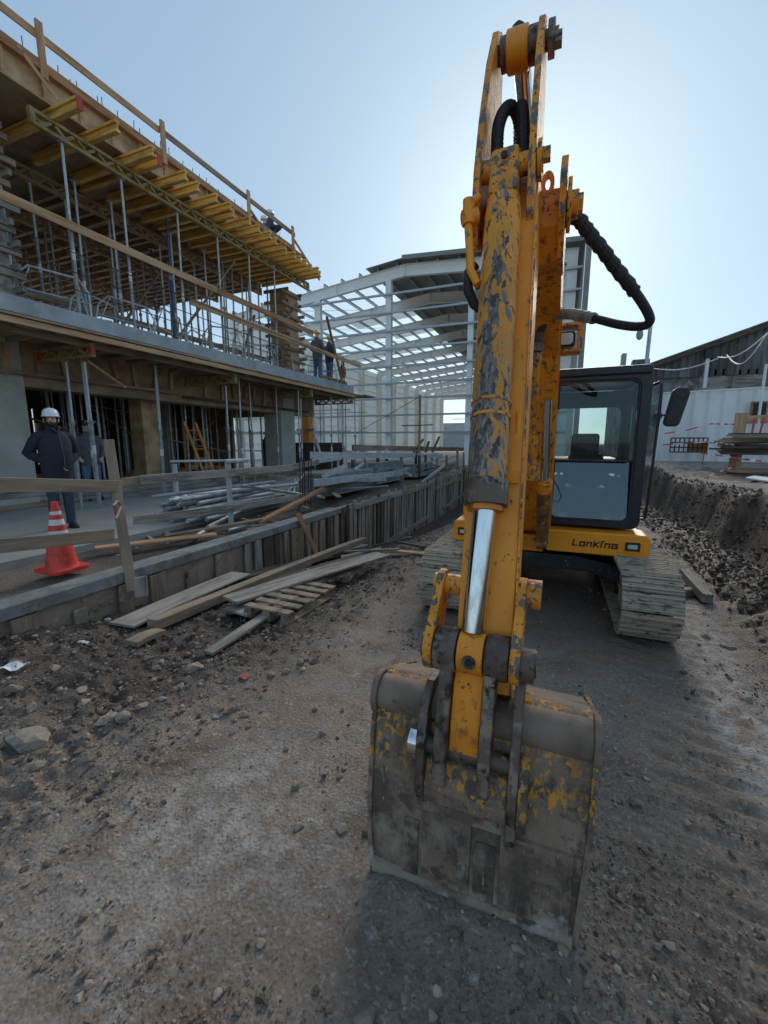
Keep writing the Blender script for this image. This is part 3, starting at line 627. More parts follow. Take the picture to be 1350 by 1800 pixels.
# ---- lattice girders under the upper deck and under the slab
def lattice(name, p0, p1, label, group, h=.26, m='ylat', capm=None):
    p0, p1 = Vector(p0), Vector(p1); t = thing(name, label, 'lattice beam', p0, group)
    L = (p1 - p0).length; d = (p1 - p0).normalized()
    mb = MB(); up = Vector((0, 0, h / 2 - .035))
    mb.bar(p0 + up, p1 + up, .08, .055); mb.bar(p0 - up, p1 - up, .08, .055); obj('chord', mb, m, t)
    mb = MB(); n = max(2, int(L / .34)); s_ = L / n
    for i in range(n):
        a = p0 + d * (i * s_ + .03); b = p0 + d * (i * s_ + s_ / 2); c = p0 + d * (i * s_ + s_ - .03); u = Vector((0, 0, h / 2 - .07))
        mb.bar(a + u, b - u, .05, .05); mb.bar(b - u, c + u, .048, .05)
    obj('web', mb, m, t)
    for s2 in (.04, L - .04): obj('end_block', MB().box(p0 + d * s2, (.084 if abs(d.y) > .5 else .08, .08 if abs(d.y) > .5 else .084, h - .112)), capm or m, t)
    return t
LZ = 7.075
lattice('lattice_girder', (-8.4, 5.05, LZ), (-8.4, 9.1, LZ), 'nearer yellow lattice beam along the front edge of the upper deck', 'lattice beams under the upper deck')
lattice('lattice_girder', (-8.42, 9.12, LZ + .002), (-8.42, 13.5, LZ + .002), 'farther yellow lattice beam along the front edge of the upper deck', 'lattice beams under the upper deck')
lattice('lattice_girder', (-10.2, 4.6, LZ - .02), (-10.2, 13.2, LZ - .02), 'lattice beam coloured dark for shade one row behind the front edge', 'lattice beams under the upper deck', m='ply_dark')  # rows behind the front take the dark brown as painted shade
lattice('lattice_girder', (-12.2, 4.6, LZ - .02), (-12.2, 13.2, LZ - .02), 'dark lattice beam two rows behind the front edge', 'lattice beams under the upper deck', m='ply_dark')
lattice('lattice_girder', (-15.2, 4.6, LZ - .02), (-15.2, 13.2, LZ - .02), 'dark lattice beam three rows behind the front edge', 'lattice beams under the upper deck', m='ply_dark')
for i, (y, c, x1) in enumerate(((5.6, 'red', SX - .05), (9.5, None, SX - .1), (13.2, None, SX + .0), (16.2, None, SX + .1))):
    lattice('lattice_girder', (x1, y, 3.47), (-9.93, y, 3.47), ['yellow lattice beam with a red end above the man in the white helmet', 'short lattice beam under the slab above the pipe pile, with timber nailed on', 'short yellow lattice beam under the slab left of the two workers', 'last lattice beam under the slab corner'][i], 'lattice beams under the slab', capm=c)

# ---- yellow I joists
def joist(L):
    t = thing('timber_joist', '', 'timber joist'); mb = MB()
    mb.bx(0, -L, -.04, .04, .16, .2) if False else None
    mb = MB(); mb.bx(-L, 0, -.045, .045, .145, .19); mb.bx(-L, 0, -.045, .045, 0, .045); obj('flange', mb, 'ybeam', t)
    obj('web', MB().bx(-L, -.004, -.014, .014, .046, .144), 'ybeam', t)
    return t
j0 = joist(2.4)
jr = random.Random(5)
jy = [5.45, 6.05, 6.75, 7.0, 7.55, 7.95, 8.45, 8.85, 9.1, 9.55, 9.95, 10.35, 10.7, 11.05, 11.35, 11.65, 11.95, 12.25, 12.6, 12.9, 13.2]
JS = []
je = [.0, .08, .1, -.05, .08, .0, .1, .12, -.05, .08, .05, .15, .05, .12, -.1, .02, .05, .05, .0, .05, -.05]
for i, (y, e) in enumerate(zip(jy, je)):
    lb = f'{ORD[i]} yellow timber joist from the left jutting out of the upper deck'
    L0 = (-7.72 + e + jr.uniform(-.03, .03), y, LZ + .133)
    o = j0 if i == 0 else dup(j0, L0)
    o.location = L0; tag(o, lb, 'timber joist', 'yellow joists of the upper deck')
    JS.append(o)
for i in (0, 3): obj('end_cap', MB().bx(.0, .012, -.05, .05, -.004, .194), 'red', JS[i], off=False)
# joists continuing deeper in, the shade under the deck painted as dark brown
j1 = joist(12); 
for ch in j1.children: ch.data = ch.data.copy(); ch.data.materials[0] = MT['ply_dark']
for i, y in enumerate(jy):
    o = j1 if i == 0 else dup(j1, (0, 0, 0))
    o.location = (-10.3, y + .12, LZ + .131); tag(o, f'{ORD[i]} joist coloured dark for the shade under the upper deck', 'timber joist', 'shaded joists of the upper deck')

# ---- top guardrail
gr = thing('guardrail', 'timber guardrail of posts and two boards along the top of the upper deck', 'guardrail', (-8.6, 8, DZ))
for y in (2.9, 5.45, 7.85, 10.65, 12.8): board('post', (-8.52, y, DZ + .45), (-8.52, y, 8.72), .11, .05, 'wood_new', gr, up=(1, 0, 0))
board('rail', (-8.58, -1, 8.56), (-8.58, 7.8, 8.53), .035, .13, 'wood_new', gr); board('rail', (-8.58, 7.81, 8.55), (-8.58, 13.0, 8.55), .035, .13, 'wood_old', gr)
board('rail', (-8.58, -1, 8.14), (-8.58, 7.8, 8.1), .035, .13, 'wood_red', gr); board('rail', (-8.58, 7.81, 8.1), (-8.58, 13.0, 8.1), .035, .13, 'wood_old', gr)
board('brace', (-8.56, 10.7, 8.3), (-8.5, 11.3, DZ + .5), .05, .06, 'wood_old', gr); board('brace', (-8.56, 12.85, 8.4), (-8.2, 13.9, 7.4), .05, .06, 'wood_new', gr)
board('brace', (-8.56, 5.1, DZ + .7), (-8.3, 5.5, DZ + .1), .03, .05, 'wood_new', gr)
ry = random.Random(2); y = 3.2
while y < 13.2:
    a = ry.uniform(-.04, .04); o = obj('rebar_starter', MB().tube((-8.85, y, DZ + .3), (-8.85 + a, y + a, DZ + 1.0 + ry.uniform(-.1, .12)), .008, 5), 'rebar'); y += ry.choice([.12, .2, .32])
    tag(o, 'thin rebar end rising behind the rim of the upper deck', 'rebar', 'rebar starters')

# ================================================================= PROPS
def make_prop(H, m='galv_old', name='steel_prop', split=.55, hi=True):
    t = thing(name, '', 'steel prop')
    hs = H * split
    n = 10 if hi else 6
    if hi:
        obj('outer_tube', MB().tube((0, 0, .008), (0, 0, hs), .031, n), m, t, smooth=True, off=False)
        mb = MB().tube((0, 0, hs + .001), (0, 0, H - .01), .024, n); obj('inner_tube', mb, m if m == 'blue' else 'galv', t, smooth=True, off=False)
        mb = MB().tube((0, 0, hs - .05), (0, 0, hs + .04), .043, 8); mb.path([(-.09, .02, hs + .02), (-.05, .05, hs), (.06, .05, hs), (.12, .01, hs + .02), (.12, -.03, hs - .02)], .008, 6)
        obj('collar', mb, 'galv_old', t, off=False)
        obj('label_band', MB().tube((0, 0, hs - .62), (0, 0, hs - .45), .0325, n), 'white' if m != 'blue' else 'blue', t, smooth=True, off=False)
        mb = MB().bx(-.06, .06, -.06, .06, 0, .008); obj('base_plate', mb, 'galv_old', t, off=False)
        obj('head_plate', MB().bx(-.06, .06, -.06, .06, H - .009, H), 'galv_old', t, off=False)
    else:
        mb = MB().tube((0, 0, 0), (0, 0, hs), .031, n); mb.tube((0, 0, hs), (0, 0, H), .024, n); mb.tube((0, 0, hs - .04), (0, 0, hs + .03), .045, 6)
        obj('tube', mb, m, t, smooth=True, off=False)
    return t
def row(proto, pts, lab, group, tilt=.0):
    for i, p in enumerate(pts):
        o = proto if i == 0 else dup(proto, p)
        o.location = p; o.rotation_euler = (random.uniform(-tilt, tilt), random.uniform(-tilt, tilt), random.uniform(0, 6))
        tag(o, lab(i), 'steel prop', group)
U0, U1 = 4.072, LZ - .133
HU = U1 - U0
row(make_prop(HU), [(-8.42, y, U0) for y in (5.54, 6.66, 7.98, 9.24, 10.4, 11.55)], lambda i: f'{ORD[i]} grey prop from the left carrying the front lattice beam', 'front props of the upper floor', .006)
row(make_prop(HU, split=.62), [(-10.2, y, U0) for y in (4.9, 6.0, 6.7, 7.6, 9.0, 10.2, 11.4, 12.4)], lambda i: f'{ORD[i]} prop from the left in the second row of the upper floor', 'second row props of the upper floor', .01)
row(make_prop(HU, 'blue'), [(-8.9, 8.1, U0), (-8.95, 11.9, U0), (-10.6, 9.1, U0)], lambda i: ['dark blue prop behind the front row at mid length', 'blue prop near the far plywood column', 'blue prop in the second row'][i], 'blue props', .01)
row(make_prop(HU, split=.5), [(-9.35, y, U0) for y in (5.0, 6.3, 7.1, 8.6, 9.7)], lambda i: f'{ORD[i]} loose prop between the first and second rows upstairs', 'loose props upstairs', .02)
row(make_prop(HU, hi=False), [(-11.2, y, U0) for y in np.arange(4.5, 13.2, .8)], lambda i: f'{ORD[i]} thin prop from the left in the extra row behind the second one upstairs', 'extra row props upstairs', .012)
row(make_prop(HU, hi=False), [(-13.6, y, U0) for y in np.arange(4.5, 13.2, .8)], lambda i: f'{ORD[i]} thin prop from the left behind the third row upstairs', 'deep row props upstairs', .012)
row(make_prop(HU, hi=False), [(-12.2, y, U0) for y in np.arange(4.8, 13.2, .85)], lambda i: f'{ORD[i]} thin prop from the left in the third row upstairs', 'third row props of the upper floor', .012)
row(make_prop(HU, hi=False), [(-15.2 + .4 * (k % 2), y, U0) for k, y in enumerate(np.arange(4.6, 13.2, .9))], lambda i: f'{ORD[i]} thin prop from the left in the back row upstairs', 'back row props of the upper floor', .012)
row(make_prop(HU, hi=False), [(-9.4, y, U0) for y in (10.4, 10.8, 11.2, 11.6, 12.0)], lambda i: f'{ORD[i]} prop of the tight cluster by the far plywood column', 'clustered props upstairs', .02)
G0 = .42; HG = 3.30 - G0
row(make_prop(HG, split=.6), [(-8.62, 5.66, G0), (-8.95, 5.5, G0), (-8.7, 9.5, G0), (-8.7, 13.2, G0), (-8.6, 16.2, G0)], lambda i: ['front prop of the pair right of the man in the white helmet', 'rear prop of the pair right of the man in the white helmet', 'prop under the lattice beam above the pipe pile', 'prop under the yellow lattice beam by the second column', 'prop under the far slab corner'][i], 'front props of the ground floor', .008)
HS = 3.66 - G0
row(make_prop(HS, split=.5), [(-9.3, 7.75, G0), (-9.5, 6.2, G0), (-8.75, 10.1, G0), (-9.4, 11.4, G0), (-9.3, 12.6, G0), (-8.6, 12.9, G0), (-9.4, 15.2, G0), (-8.6, 15.2, G0), (-8.3, 16.8, G0), (-9.6, 8.05, G0)], lambda i: f'{ORD[i]} tall prop standing loose under the slab overhang', 'loose props under the slab overhang', .012)
PG = [(x, y, G0) for x in (-10.9, -11.7, -12.6, -13.6, -15.6, -18.2) for y in np.arange(4.9, 15.4, .85) if not (x > -12 and 8.2 < y < 9.6)]
row(make_prop(HS, 'galv', hi=False), [(x + random.uniform(-.2, .2), y + random.uniform(-.25, .25), z) for x, y, z in PG], lambda i: f'{ORD[i]} slim prop in the shaded interior of the ground floor', 'interior props of the ground floor', .012)

# guard boards upstairs
for i, (a, b, z, x, m, lb) in enumerate((( -2, 9.0, 5.58, -8.33, 'wood_new', 'long pale board nailed across the front props upstairs, nearer half'), (9.02, 13.6, 5.58, -8.34, 'wood_red', 'long board nailed across the front props upstairs, farther half'),
        (8.1, 17.4, 5.05, -8.30, 'wood_new', 'lower board running from mid length past the two workers'), (4.9, 13.4, 4.72, -10.05, 'wood_old', 'board nailed across the second row of props'))):
    board('guard_board', (x, a, z), (x, b, z), .035, .15, m, label=lb, cat='board', group='guard boards of the upper floor')
for i, (p0, p1, lb) in enumerate((((-8.75, 10.2, 6.75), (-9.4, 8.4, 4.15), 'diagonal timber brace behind the front props at mid length'), ((-10.4, 9.4, 6.7), (-10.6, 7.6, 4.15), 'dark diagonal brace in the second row'),
        ((-10.3, 12.9, 6.2), (-10.3, 11.9, 4.15), 'short dark brace near the far end'), ((-8.8, 12.6, 5.8), (-8.9, 13.5, 6.6), 'small timber knee brace at the far column'),
        ((-8.35, 14.6, 6.4), (-8.3, 15.7, 4.1), 'thin leaning brace beside the far column'))):
    board('timber_brace', p0, p1, .09, .05, 'wood_old', label=lb, cat='brace', group='timber braces upstairs')
# wire lines
for i, (z, x) in enumerate(((5.05, -8.24), (4.72, -8.25), (4.42, -8.24))):
    pipe('guard_wire', (x, -2, z + .12), (x, 14.5, z - .04), .009, 'rebar', n=6, label=['top', 'middle', 'lowest'][i] + ' thin steel wire strung along the slab edge', cat='wire', group='guard wires')
# galvanized guard frames along the slab edge
def guard_frame():
    t = thing('steel_hurdle', '', 'guard frame')
    mb = MB(); r = .02
    mb.path([(0, 0, 0), (0, .05, .62), (0, .22, .86), (0, .95, .86), (0, 1.12, .62), (0, 1.17, 0)], r, 8); obj('outer_frame', mb, 'galv', t, smooth=True, off=False)
    obj('crossbar', MB().tube((0, .03, .42), (0, 1.14, .42), .014, 6), 'galv', t, off=False); obj('crossbar', MB().tube((0, .03, .12), (0, 1.16, .12), .014, 6), 'galv', t, off=False)
    obj('strut', MB().tube((0, .25, .85), (0, .06, .13), .012, 6), 'galv', t, off=False); obj('strut', MB().tube((0, .92, .85), (0, 1.12, .13), .012, 6), 'galv', t, off=False)
    return t
g0 = guard_frame(); gy = [4.75, 5.9, 6.4, 7.5, 8.9, 9.4, 10.2, 11.0, 11.8, 12.4, 13.0, 13.9, 14.6]
for i, y in enumerate(gy):
    o = g0 if i == 0 else dup(g0, (0, 0, 0)); o.location = (-8.75 - random.uniform(0, .7), y, U0)
    o.rotation_euler = (random.uniform(-.25, .2), random.uniform(-.25, .25), random.uniform(-.9, .5))
    tag(o, f'{ORD[i]} bent galvanized frame from the left on the upper slab', 'guard frame', 'galvanized frames on the slab')
for i in range(11):
    o = dup(g0, (-10.6 - random.uniform(0, 3), 4.6 + i * .9, U0)); o.rotation_euler = (0, 0, random.uniform(-1.2, .8))
    tag(o, f'{ORD[i]} galvanized frame from the left in the depth of the upper floor', 'guard frame', 'galvanized frames deep upstairs')
# cleats under the slab
for i in range(17):
    y = 5.0 + i * .56 + random.uniform(-.12, .12)
    if 8.2 < y < 8.3: continue
    L_ = random.uniform(.3, .62); dx = random.uniform(-.12, .12)
    board('timber_cleat', (-9.93, y, 3.62), (-9.9, y + dx, 3.62 - L_), .1, .04, random.choice(['wood_new', 'wood_red', 'wood_new']), up=(1, 0, 0), label=f'{ORD[i]} short timber cleat from the left on the dark beam', cat='timber cleat', group='cleats on the edge beam')
board('formwork_waler', (-9.86, 1, 3.1), (-9.86, 9, 3.1), .07, .07, 'wood_old', label='timber waler along the foot of the dark beam, left part', cat='timber waler', group='walers')
board('formwork_waler', (-9.86, 9.1, 3.02), (-9.86, 15.5, 3.02), .07, .07, 'wood_dark', label='timber waler along the foot of the dark beam, right part', cat='timber waler', group='walers')
board('knee_brace', (-8.9, 5.9, 3.38), (-9.0, 6.75, 2.95), .05, .04, 'wood_new', label='slanting lath beside the red ended lattice beam', cat='brace', group='laths')
# low stacked boards between columns
for k in range(4):
    for s_, (a, b) in enumerate(((2.0, 5.9), (5.95, 11.2), (11.25, 14.8))):
        board('stacked_board', (-10.0 + random.uniform(-.04, .04), a, .48 + k * .115), (-10.0 + random.uniform(-.04, .04), b, .48 + k * .115), .16, .108, random.choice(['wood_grey', 'wood_old', 'wood_grey']),
              label=f'{["lowest", "second", "third", "top"][k]} board of the {["left", "middle", "right"][s_]} low timber stack at the floor edge', cat='board', group='low timber stacks')
for i in range(16):
    x = random.uniform(-15.5, -10.8); y = random.uniform(5, 15.4); k_ = i % 2
    if k_: board('cross_lath', (x, y, random.uniform(1.4, 3.2)), (x + random.uniform(-.3, .3), y + random.uniform(1.2, 2.6), random.uniform(1.2, 3.3)), .10, .04, random.choice(['wood_new', 'wood_red', 'wood_old']), label=f'{ORD[i]} loose lath nailed among the ground floor props', cat='lath', group='laths among the props')
    else: board('timber_stack_board', (x, y, .5 + random.uniform(0, .5)), (x + random.uniform(-.5, .5), y + random.uniform(1, 2), .55 + random.uniform(0, .5)), .25, .12, random.choice(['wood_new', 'ply', 'wood_old']), label=f'{ORD[i]} board lying between the ground floor props', cat='board', group='boards between the props')
# stepladder
def ladder():
    p = Vector((-10.15, 10.0, .43)); t = thing('stepladder', 'orange yellow stepladder leaning open beside the middle column', 'stepladder', p)
    for s_ in (-.0, .42):
        obj('stile', MB().bar(p + Vector((.1, s_, 0)), p + Vector((-.35, s_ - .35, 1.95)), .09, .04, (1, 0, 0)), 'plastic_y', t)
    mb = MB()
    for k in range(1, 7):
        f = k / 7; c = p + Vector((.1 - .45 * f, -.35 * f, 1.95 * f)); mb.bx(c.x - .04, c.x + .04, c.y, c.y + .42, c.z, c.z + .025)
    obj('rung', mb, 'plastic_y', t)
    obj('rear_leg', MB().bar(p + Vector((-.9, .1, 0)), p + Vector((-.37, -.33, 1.95)), .05, .03), 'plastic_y', t)
ladder()
# ================================================================= HALL
hall = thing('steel_hall', 'white steel frame industrial hall with half covered roof behind the site', 'industrial hall', (-10, 25, .44))
XL, XR, XM = -22.0, .55, -9.0
def rz_(x): return 12.0 - (.11 * (XM - x) if x < XM else .062 * (x - XM))
def ibeam(mb, p0, p1, d, b, up=(0, 0, 1)):
    p0, p1 = Vector(p0), Vector(p1); x = (p1 - p0).normalized(); u = Vector(up); y = u.cross(x).normalized(); z = x.cross(y)
    mb.bar(p0, p1, .02, d - .03, up); mb.bar(p0 + z * d / 2, p1 + z * d / 2, b, .025, up); mb.bar(p0 - z * d / 2, p1 - z * d / 2, b, .025, up)
FY = [25 + 5.2 * i for i in range(12)]
for y in FY:
    mb = MB(); ibeam(mb, (XL, y, rz_(XL) - .35), (XM, y, rz_(XM) - .35), .62, .26); ibeam(mb, (XM, y, rz_(XM) - .35), (XR - .3, y, rz_(XR) - .35), .62, .26)
    for x in (-18, -13.5, -9, -5): mb.box((x, y, rz_(x) - .35), (.03, .3, .68))
    obj('rafter', mb, 'whitesteel', hall)
    mb = MB(); mb.bx(XL - .1, XL + .55, y - .15, y + .15, .45, rz_(XL) - .3); obj('column', mb, 'cream', hall)
    mb = MB(); mb.bx(XR - .8, XR - .3, y - .15, y + .15, .45, rz_(XR) - .3); obj('column', mb, 'cream', hall)
for x, w_ in ((-14.9, .42), (-10.0, .36), (-5.05, .3)):
    mb = MB(); mb.bx(x - w_ / 2, x + w_ / 2, 24.86, 24.88, .45, rz_(x) - .66); mb.bx(x - w_ / 2, x + w_ / 2, 25.12, 25.14, .45, rz_(x) - .66); mb.bx(x - .02, x + .02, 24.881, 25.119, .45, rz_(x) - .66)
    obj('column', mb, 'whitesteel', hall)
for z in (10.4, 9.37, 8.33, 7.3, 6.3, 5.3, 4.4, 3.4, 2.35):
    mb = MB(); a = XL if z < 9.8 else -19; mb.bx(a, XR, 24.70, 24.84, z - .04, z - .02); mb.bx(a, XR, 24.70, 24.715, z - .019, z + .06)
    obj('girt', mb, 'purlin', hall)
k = 0
for x in np.arange(-21.6, .3, 1.22):
    mb = MB(); z = rz_(x) + .06; mb.bx(x - .012, x + .012, 24.7, 83, z - .10, z + .07); mb.bx(x - .06, x - .013, 24.7, 83, z - .10, z - .085); mb.bx(x + .013, x + .06, 24.7, 83, z + .055, z + .07)
    obj('purlin', mb, 'purlin', hall)
def sheet(x0, x1, y0, y1, dz=.15, corr=.0):
    mb = MB(); vs = []; n = max(1, int((x1 - x0) / .6)); 
    for i in range(n + 1):
        x = x0 + (x1 - x0) * i / n; vs += [(x, y0, rz_(x) + dz), (x, y1, rz_(x) + dz), (x, y1, rz_(x) + dz + .03), (x, y0, rz_(x) + dz + .03)]
    fs = []
    for i in range(n):
        for q in range(4): fs.append((i * 4 + q, i * 4 + (q + 1) % 4, i * 4 + 4 + (q + 1) % 4, i * 4 + 4 + q))
    fs += [(0, 1, 2, 3), (n * 4 + 3, n * 4 + 2, n * 4 + 1, n * 4)]
    return mb.add(vs, fs)
obj('roof_sheet', sheet(-11.3, XM, 24.5, 83), 'roofdark', hall); obj('roof_sheet', sheet(XM + .001, XR, 24.5, 83), 'roofdark', hall)
for i, y in enumerate(FY[:-1]):
    if y > 39: obj('skylight', sheet(XL + .2, -11.35, y + .7, y + 4.6, .16), 'skylight', hall)
    elif y > 29: obj('skylight', sheet(-15 - 1.5 * (i % 2), -11.35, y + 1.2, y + 4.2, .16), 'skylight', hall)
obj('fascia', MB().bar((XM, 24.42, rz_(XM) + .17), (XR, 24.42, rz_(XR) + .17), .05, .22), 'roofdark', hall)
obj('corner_trim', MB().bx(XR + .02, XR + .28, 24.35, 24.7, .5, rz_(XR) + .28), 'roofdark', hall)
mb = MB(); mb.bx(XR - .02, XR + .01, 24.72, 82, .45, rz_(XR) + .1); obj('right_wall', mb, 'cream', hall)
mb = MB(); mb.bx(-.62, .12, 25.2, 25.24, 2, rz_(0) - .7); obj('end_panel', mb, 'whitesheet', hall)
mb = MB(); y = 25.2
while y < 82: mb.bx(XL - .16, XL - .12, y, y + 5.15, .45, rz_(XL) - .2); y += 5.2
obj('left_wall', mb, 'skylight', hall)
mb = MB()
for z in np.arange(1.6, 10, .9): mb.bx(XL - .115, XL + .04, 25, 82, z, z + .05)
obj('left_girt', mb, 'cream', hall)
# bracing cables between roof frames
mb = MB()
for i in range(0, 4):
    y = FY[i]; mb.tube((-20, y, rz_(-20) - .2), (-13, y + 5.2, rz_(-13) - .2), .012, 4); mb.tube((-13, y, rz_(-13) - .2), (-20, y + 5.2, rz_(-20) - .2), .012, 4)
obj('bracing_rod', mb, 'purlin', hall)
# far end
mb = MB(); mb.bx(XL, -21.5, 82.2, 82.4, .45, 10.2); mb.bx(-21.5, XR, 82.2, 82.4, 9.9, 10.6); obj('end_wall', mb, 'cream', hall)
mb = MB()
for z in (2.5, 4, 5.2, 6.2): mb.bx(-19.8, XR, 82.3, 82.42, z, z + .1)
obj('end_girt', mb, 'purlin', hall)
single('distant_shed', MB().bx(-60, -4, 120, 121, .2, 4.6), 'conc_light', 'pale low shed seen through the far end of the hall', 'shed')
single('distant_roof', MB().prism([(119.5, 4.61), (124, 7.4), (134, 4.8)], 'x', -61, -3), 'roofdark', 'grey roof seen through the far end of the hall', 'roof')
# junction of left background behind the site building
lw = thing('site_scaffold', 'tall thin scaffold grid standing beyond the far slab corner', 'scaffold', (-14, 19, .42))
for x in (-9.6, -11, -12.6, -14.2, -16, -17.6, -19.2):
    for y in (18.4, 20.2): pipe('standard', (x, y, .43), (x, y, 3.9), .024, 'galv_old', lw, 6)
for z in (1.3, 2.3, 3.3):
    for y in (18.35, 20.25): pipe('ledger', (-19.4, y, z), (-9.3, y, z), .02, 'galv_old', lw, 6)
single('column_formwork', MB().bx(-12.4, -12.0, 18.9, 19.3, .43, 4.4), 'plastic_y', 'bright orange lit column form beyond the far slab corner', 'column form')
for k in range(3): board('form_clamp', (-12.7, 18.86, 1.6 + k * .8), (-11.6, 18.86, 1.6 + k * .8), .05, .1, 'wood_red', label=f'{["lowest", "middle", "upper"][k]} clamp board across the bright orange column form', cat='board', group='clamp boards')
single('board_screen', MB().bx(-13.5, -9.2, 17.3, 17.38, .43, 1.75), 'wood_dark', 'brown board screen behind the steel junk on the platform', 'board screen')

# ================================================================= RIGHT BACKGROUND
def corr_wall(name, poly_top, x0, x1, z0, y, pitch, depth, m, parent=None):
    n = int((x1 - x0) / (pitch / 4)); vs = []; fs = []
    prof = [0, 1, 1, 0]
    for i in range(n + 1):
        x = x0 + (x1 - x0) * i / n; d = prof[i % 4] * depth; zt = poly_top(x); zb = z0(x) if callable(z0) else z0
        vs += [(x, y - d, zb), (x, y - d, zt), (x, y - d + .04, zt), (x, y - d + .04, zb)]
    for i in range(n):
        for q in range(4): fs.append((i * 4 + q, i * 4 + (q + 1) % 4, i * 4 + 4 + (q + 1) % 4, i * 4 + 4 + q))
    return obj(name, MB().add(vs, fs), m, parent)
shed = thing('old_shed', 'old shed with crumbling plaster wall under a sloping corrugated gable', 'shed', (6, 22.5, 1.2))
a_, b_ = at(1135, 652, 22.5), at(1350, 576, 22.5); sl = (b_.z - a_.z) / (b_.x - a_.x)
rt_ = lambda x: a_.z + (x - a_.x) * sl
m1, m2 = at(1140, 662, 22.5), at(1350, 652, 22.5)
mid = lambda x: m1.z + (x - m1.x) * (m2.z - m1.z) / (m2.x - m1.x)
mb = MB(); mb.prism([(a_.x, .9), (15, .9), (15, mid(15)), (a_.x + .05, mid(a_.x))], 'y', 22.6, 22.9); obj('plaster_wall', mb, 'plaster', shed)
corr_wall('gable_sheet', lambda x: max(rt_(x), mid(x) + .02), a_.x + .1, 14.9, lambda x: mid(x) - .1, 22.55, .28, .07, 'shed', shed)
obj('verge_board', MB().bar((a_.x - .3, 22.4, rt_(a_.x - .3) + .1), (15, 22.4, rt_(15) + .1), .3, .16), 'wood_dark', shed)
obj('roof', MB().prism([(a_.x - .3, rt_(a_.x - .3) + .2), (15, rt_(15) + .2), (15, rt_(15) + .26), (a_.x - .3, rt_(a_.x - .3) + .26)], 'y', 22.3, 40), 'shed', shed)
obj('side_wall', MB().bx(a_.x + .05, a_.x + .2, 22.91, 39, .9, mid(a_.x)), 'plaster', shed)
mb = MB()
for px in (1255, 1315): p = at(px, 664, 22.5); mb.bx(p.x - .5, p.x + .5, 22.55, 22.62, p.z - .5, p.z + .35)
obj('light_patch', mb, 'wood_grey', shed)
p = at(1243, 635, 22.3); obj('downpipe', MB().bx(p.x - .06, p.x + .06, 22.2, 22.35, p.z - 1.1, p.z + .1), 'whitesheet', shed)
obj('pipe_bracket', MB().bx(p.x - .12, p.x + .16, 22.15, 22.35, p.z + .1, p.z + .45), 'black', shed)
wf = thing('sheet_fence', 'tall white corrugated sheet fence in front of the old shed', 'fence', (6, 18, 1.25))
f0, f1 = at(1166, 692, 18), at(1350, 682, 18)
ft = lambda x: f0.z + (x - f0.x) * (f1.z - f0.z) / (f1.x - f0.x)
corr_wall('sheet', ft, f0.x, 11.5, 1.1, 18, .42, .06, 'whitesheet', wf)
obj('top_trim', MB().bar((f0.x, 17.95, ft(f0.x) + .02), (11.5, 17.95, ft(11.5) + .02), .06, .04), 'whitesheet', wf)
obj('post', MB().bx(f0.x - .06, f0.x - .005, 17.9, 18.02, 1.1, ft(f0.x) - 1.0), 'whitesteel', wf)
p = at(1334, 722, 17.9); obj('hatch_frame', MB().bx(p.x - .22, p.x + .2, 17.84, 17.93, p.z - .35, p.z + .3), 'wood_red', wf)
obj('hatch_opening', MB().bx(p.x - .17, p.x + .15, 17.80, 17.838, p.z - .3, p.z + .25), 'black', wf)
p = at(1347, 640, 17.5); pipe('fence_pole', (p.x, 17.5, 1.1), (p.x, 17.5, p.z), .04, 'whitesteel', label='white pole at the right end of the white fence', cat='pole')
# low concrete-like far wall left of the fence behind the cab
single('side_building', MB().bx(2.2, f0.x - .4, 21, 26, .8, 3.6), 'plaster', 'grey plaster side wall behind the cab mirror', 'wall')
for i, (px, py, d, h_, w_) in enumerate(((1097, 632, 30, 1.2, .25), (1127, 640, 24, .75, .7))):
    p = at(px, py, d); single('roof_box', MB().bx(p.x - w_ / 2, p.x + w_ / 2, d, d + .6, p.z - h_, p.z + h_ * .3), 'conc_light' if i == 0 else 'shed', ['small pale chimney above the cab roof', 'dark roof box right above the cab corner'][i], 'chimney' if i == 0 else 'roof box')
# camera pole
p0 = at(1133, 655, 20); p1 = at(1136, 572, 20)
cp = thing('camera_pole', 'slim pole with a small dome camera rising behind the cab', 'camera pole', (p0.x, 20, 1.2))
obj('pole', MB().tube((p0.x, 20, 1.2), (p0.x + .05, 20, p1.z), .07, 8), 'galv', cp, smooth=True)
q = at(1125, 583, 20); obj('camera_arm', MB().tube((p0.x, 20, q.z + .08), (q.x, 20, q.z + .08), .03, 6), 'galv', cp)
obj('camera_dome', MB().loft([(q.x, 20, q.z + .08, .08, .08), (q.x, 20, q.z - .1, .13, .13), (q.x, 20, q.z - .25, .1, .1), (q.x, 20, q.z - .31, .03, .03)], 10), 'conc_light', cp, smooth=True)
# catenary wires
for i, (a, b, sag, lb) in enumerate((((1350, 585), (1262, 628), .25, 'upper bright cable sagging in front of the shed gable'), ((1348, 588), (1278, 624), .55, 'lower bright cable loop in front of the shed gable'), ((1262, 630), (1150, 648), .2, 'thin cable running left along the shed'))):
    A, B = at(*a, 16), at(*b, 20 if i < 2 else 21); pts = [A.lerp(B, t) - Vector((0, 0, sag * math.sin(t * math.pi))) for t in np.linspace(0, 1, 14)]
    if i == 2: A = at(*a, 20); B = at(*b, 21.5); pts = [A.lerp(B, t) - Vector((0, 0, sag * math.sin(t * math.pi))) for t in np.linspace(0, 1, 14)]
    tag(obj('cable', MB().path(pts, .022, 5), 'whitesheet', smooth=True), lb, 'cable', 'cables')
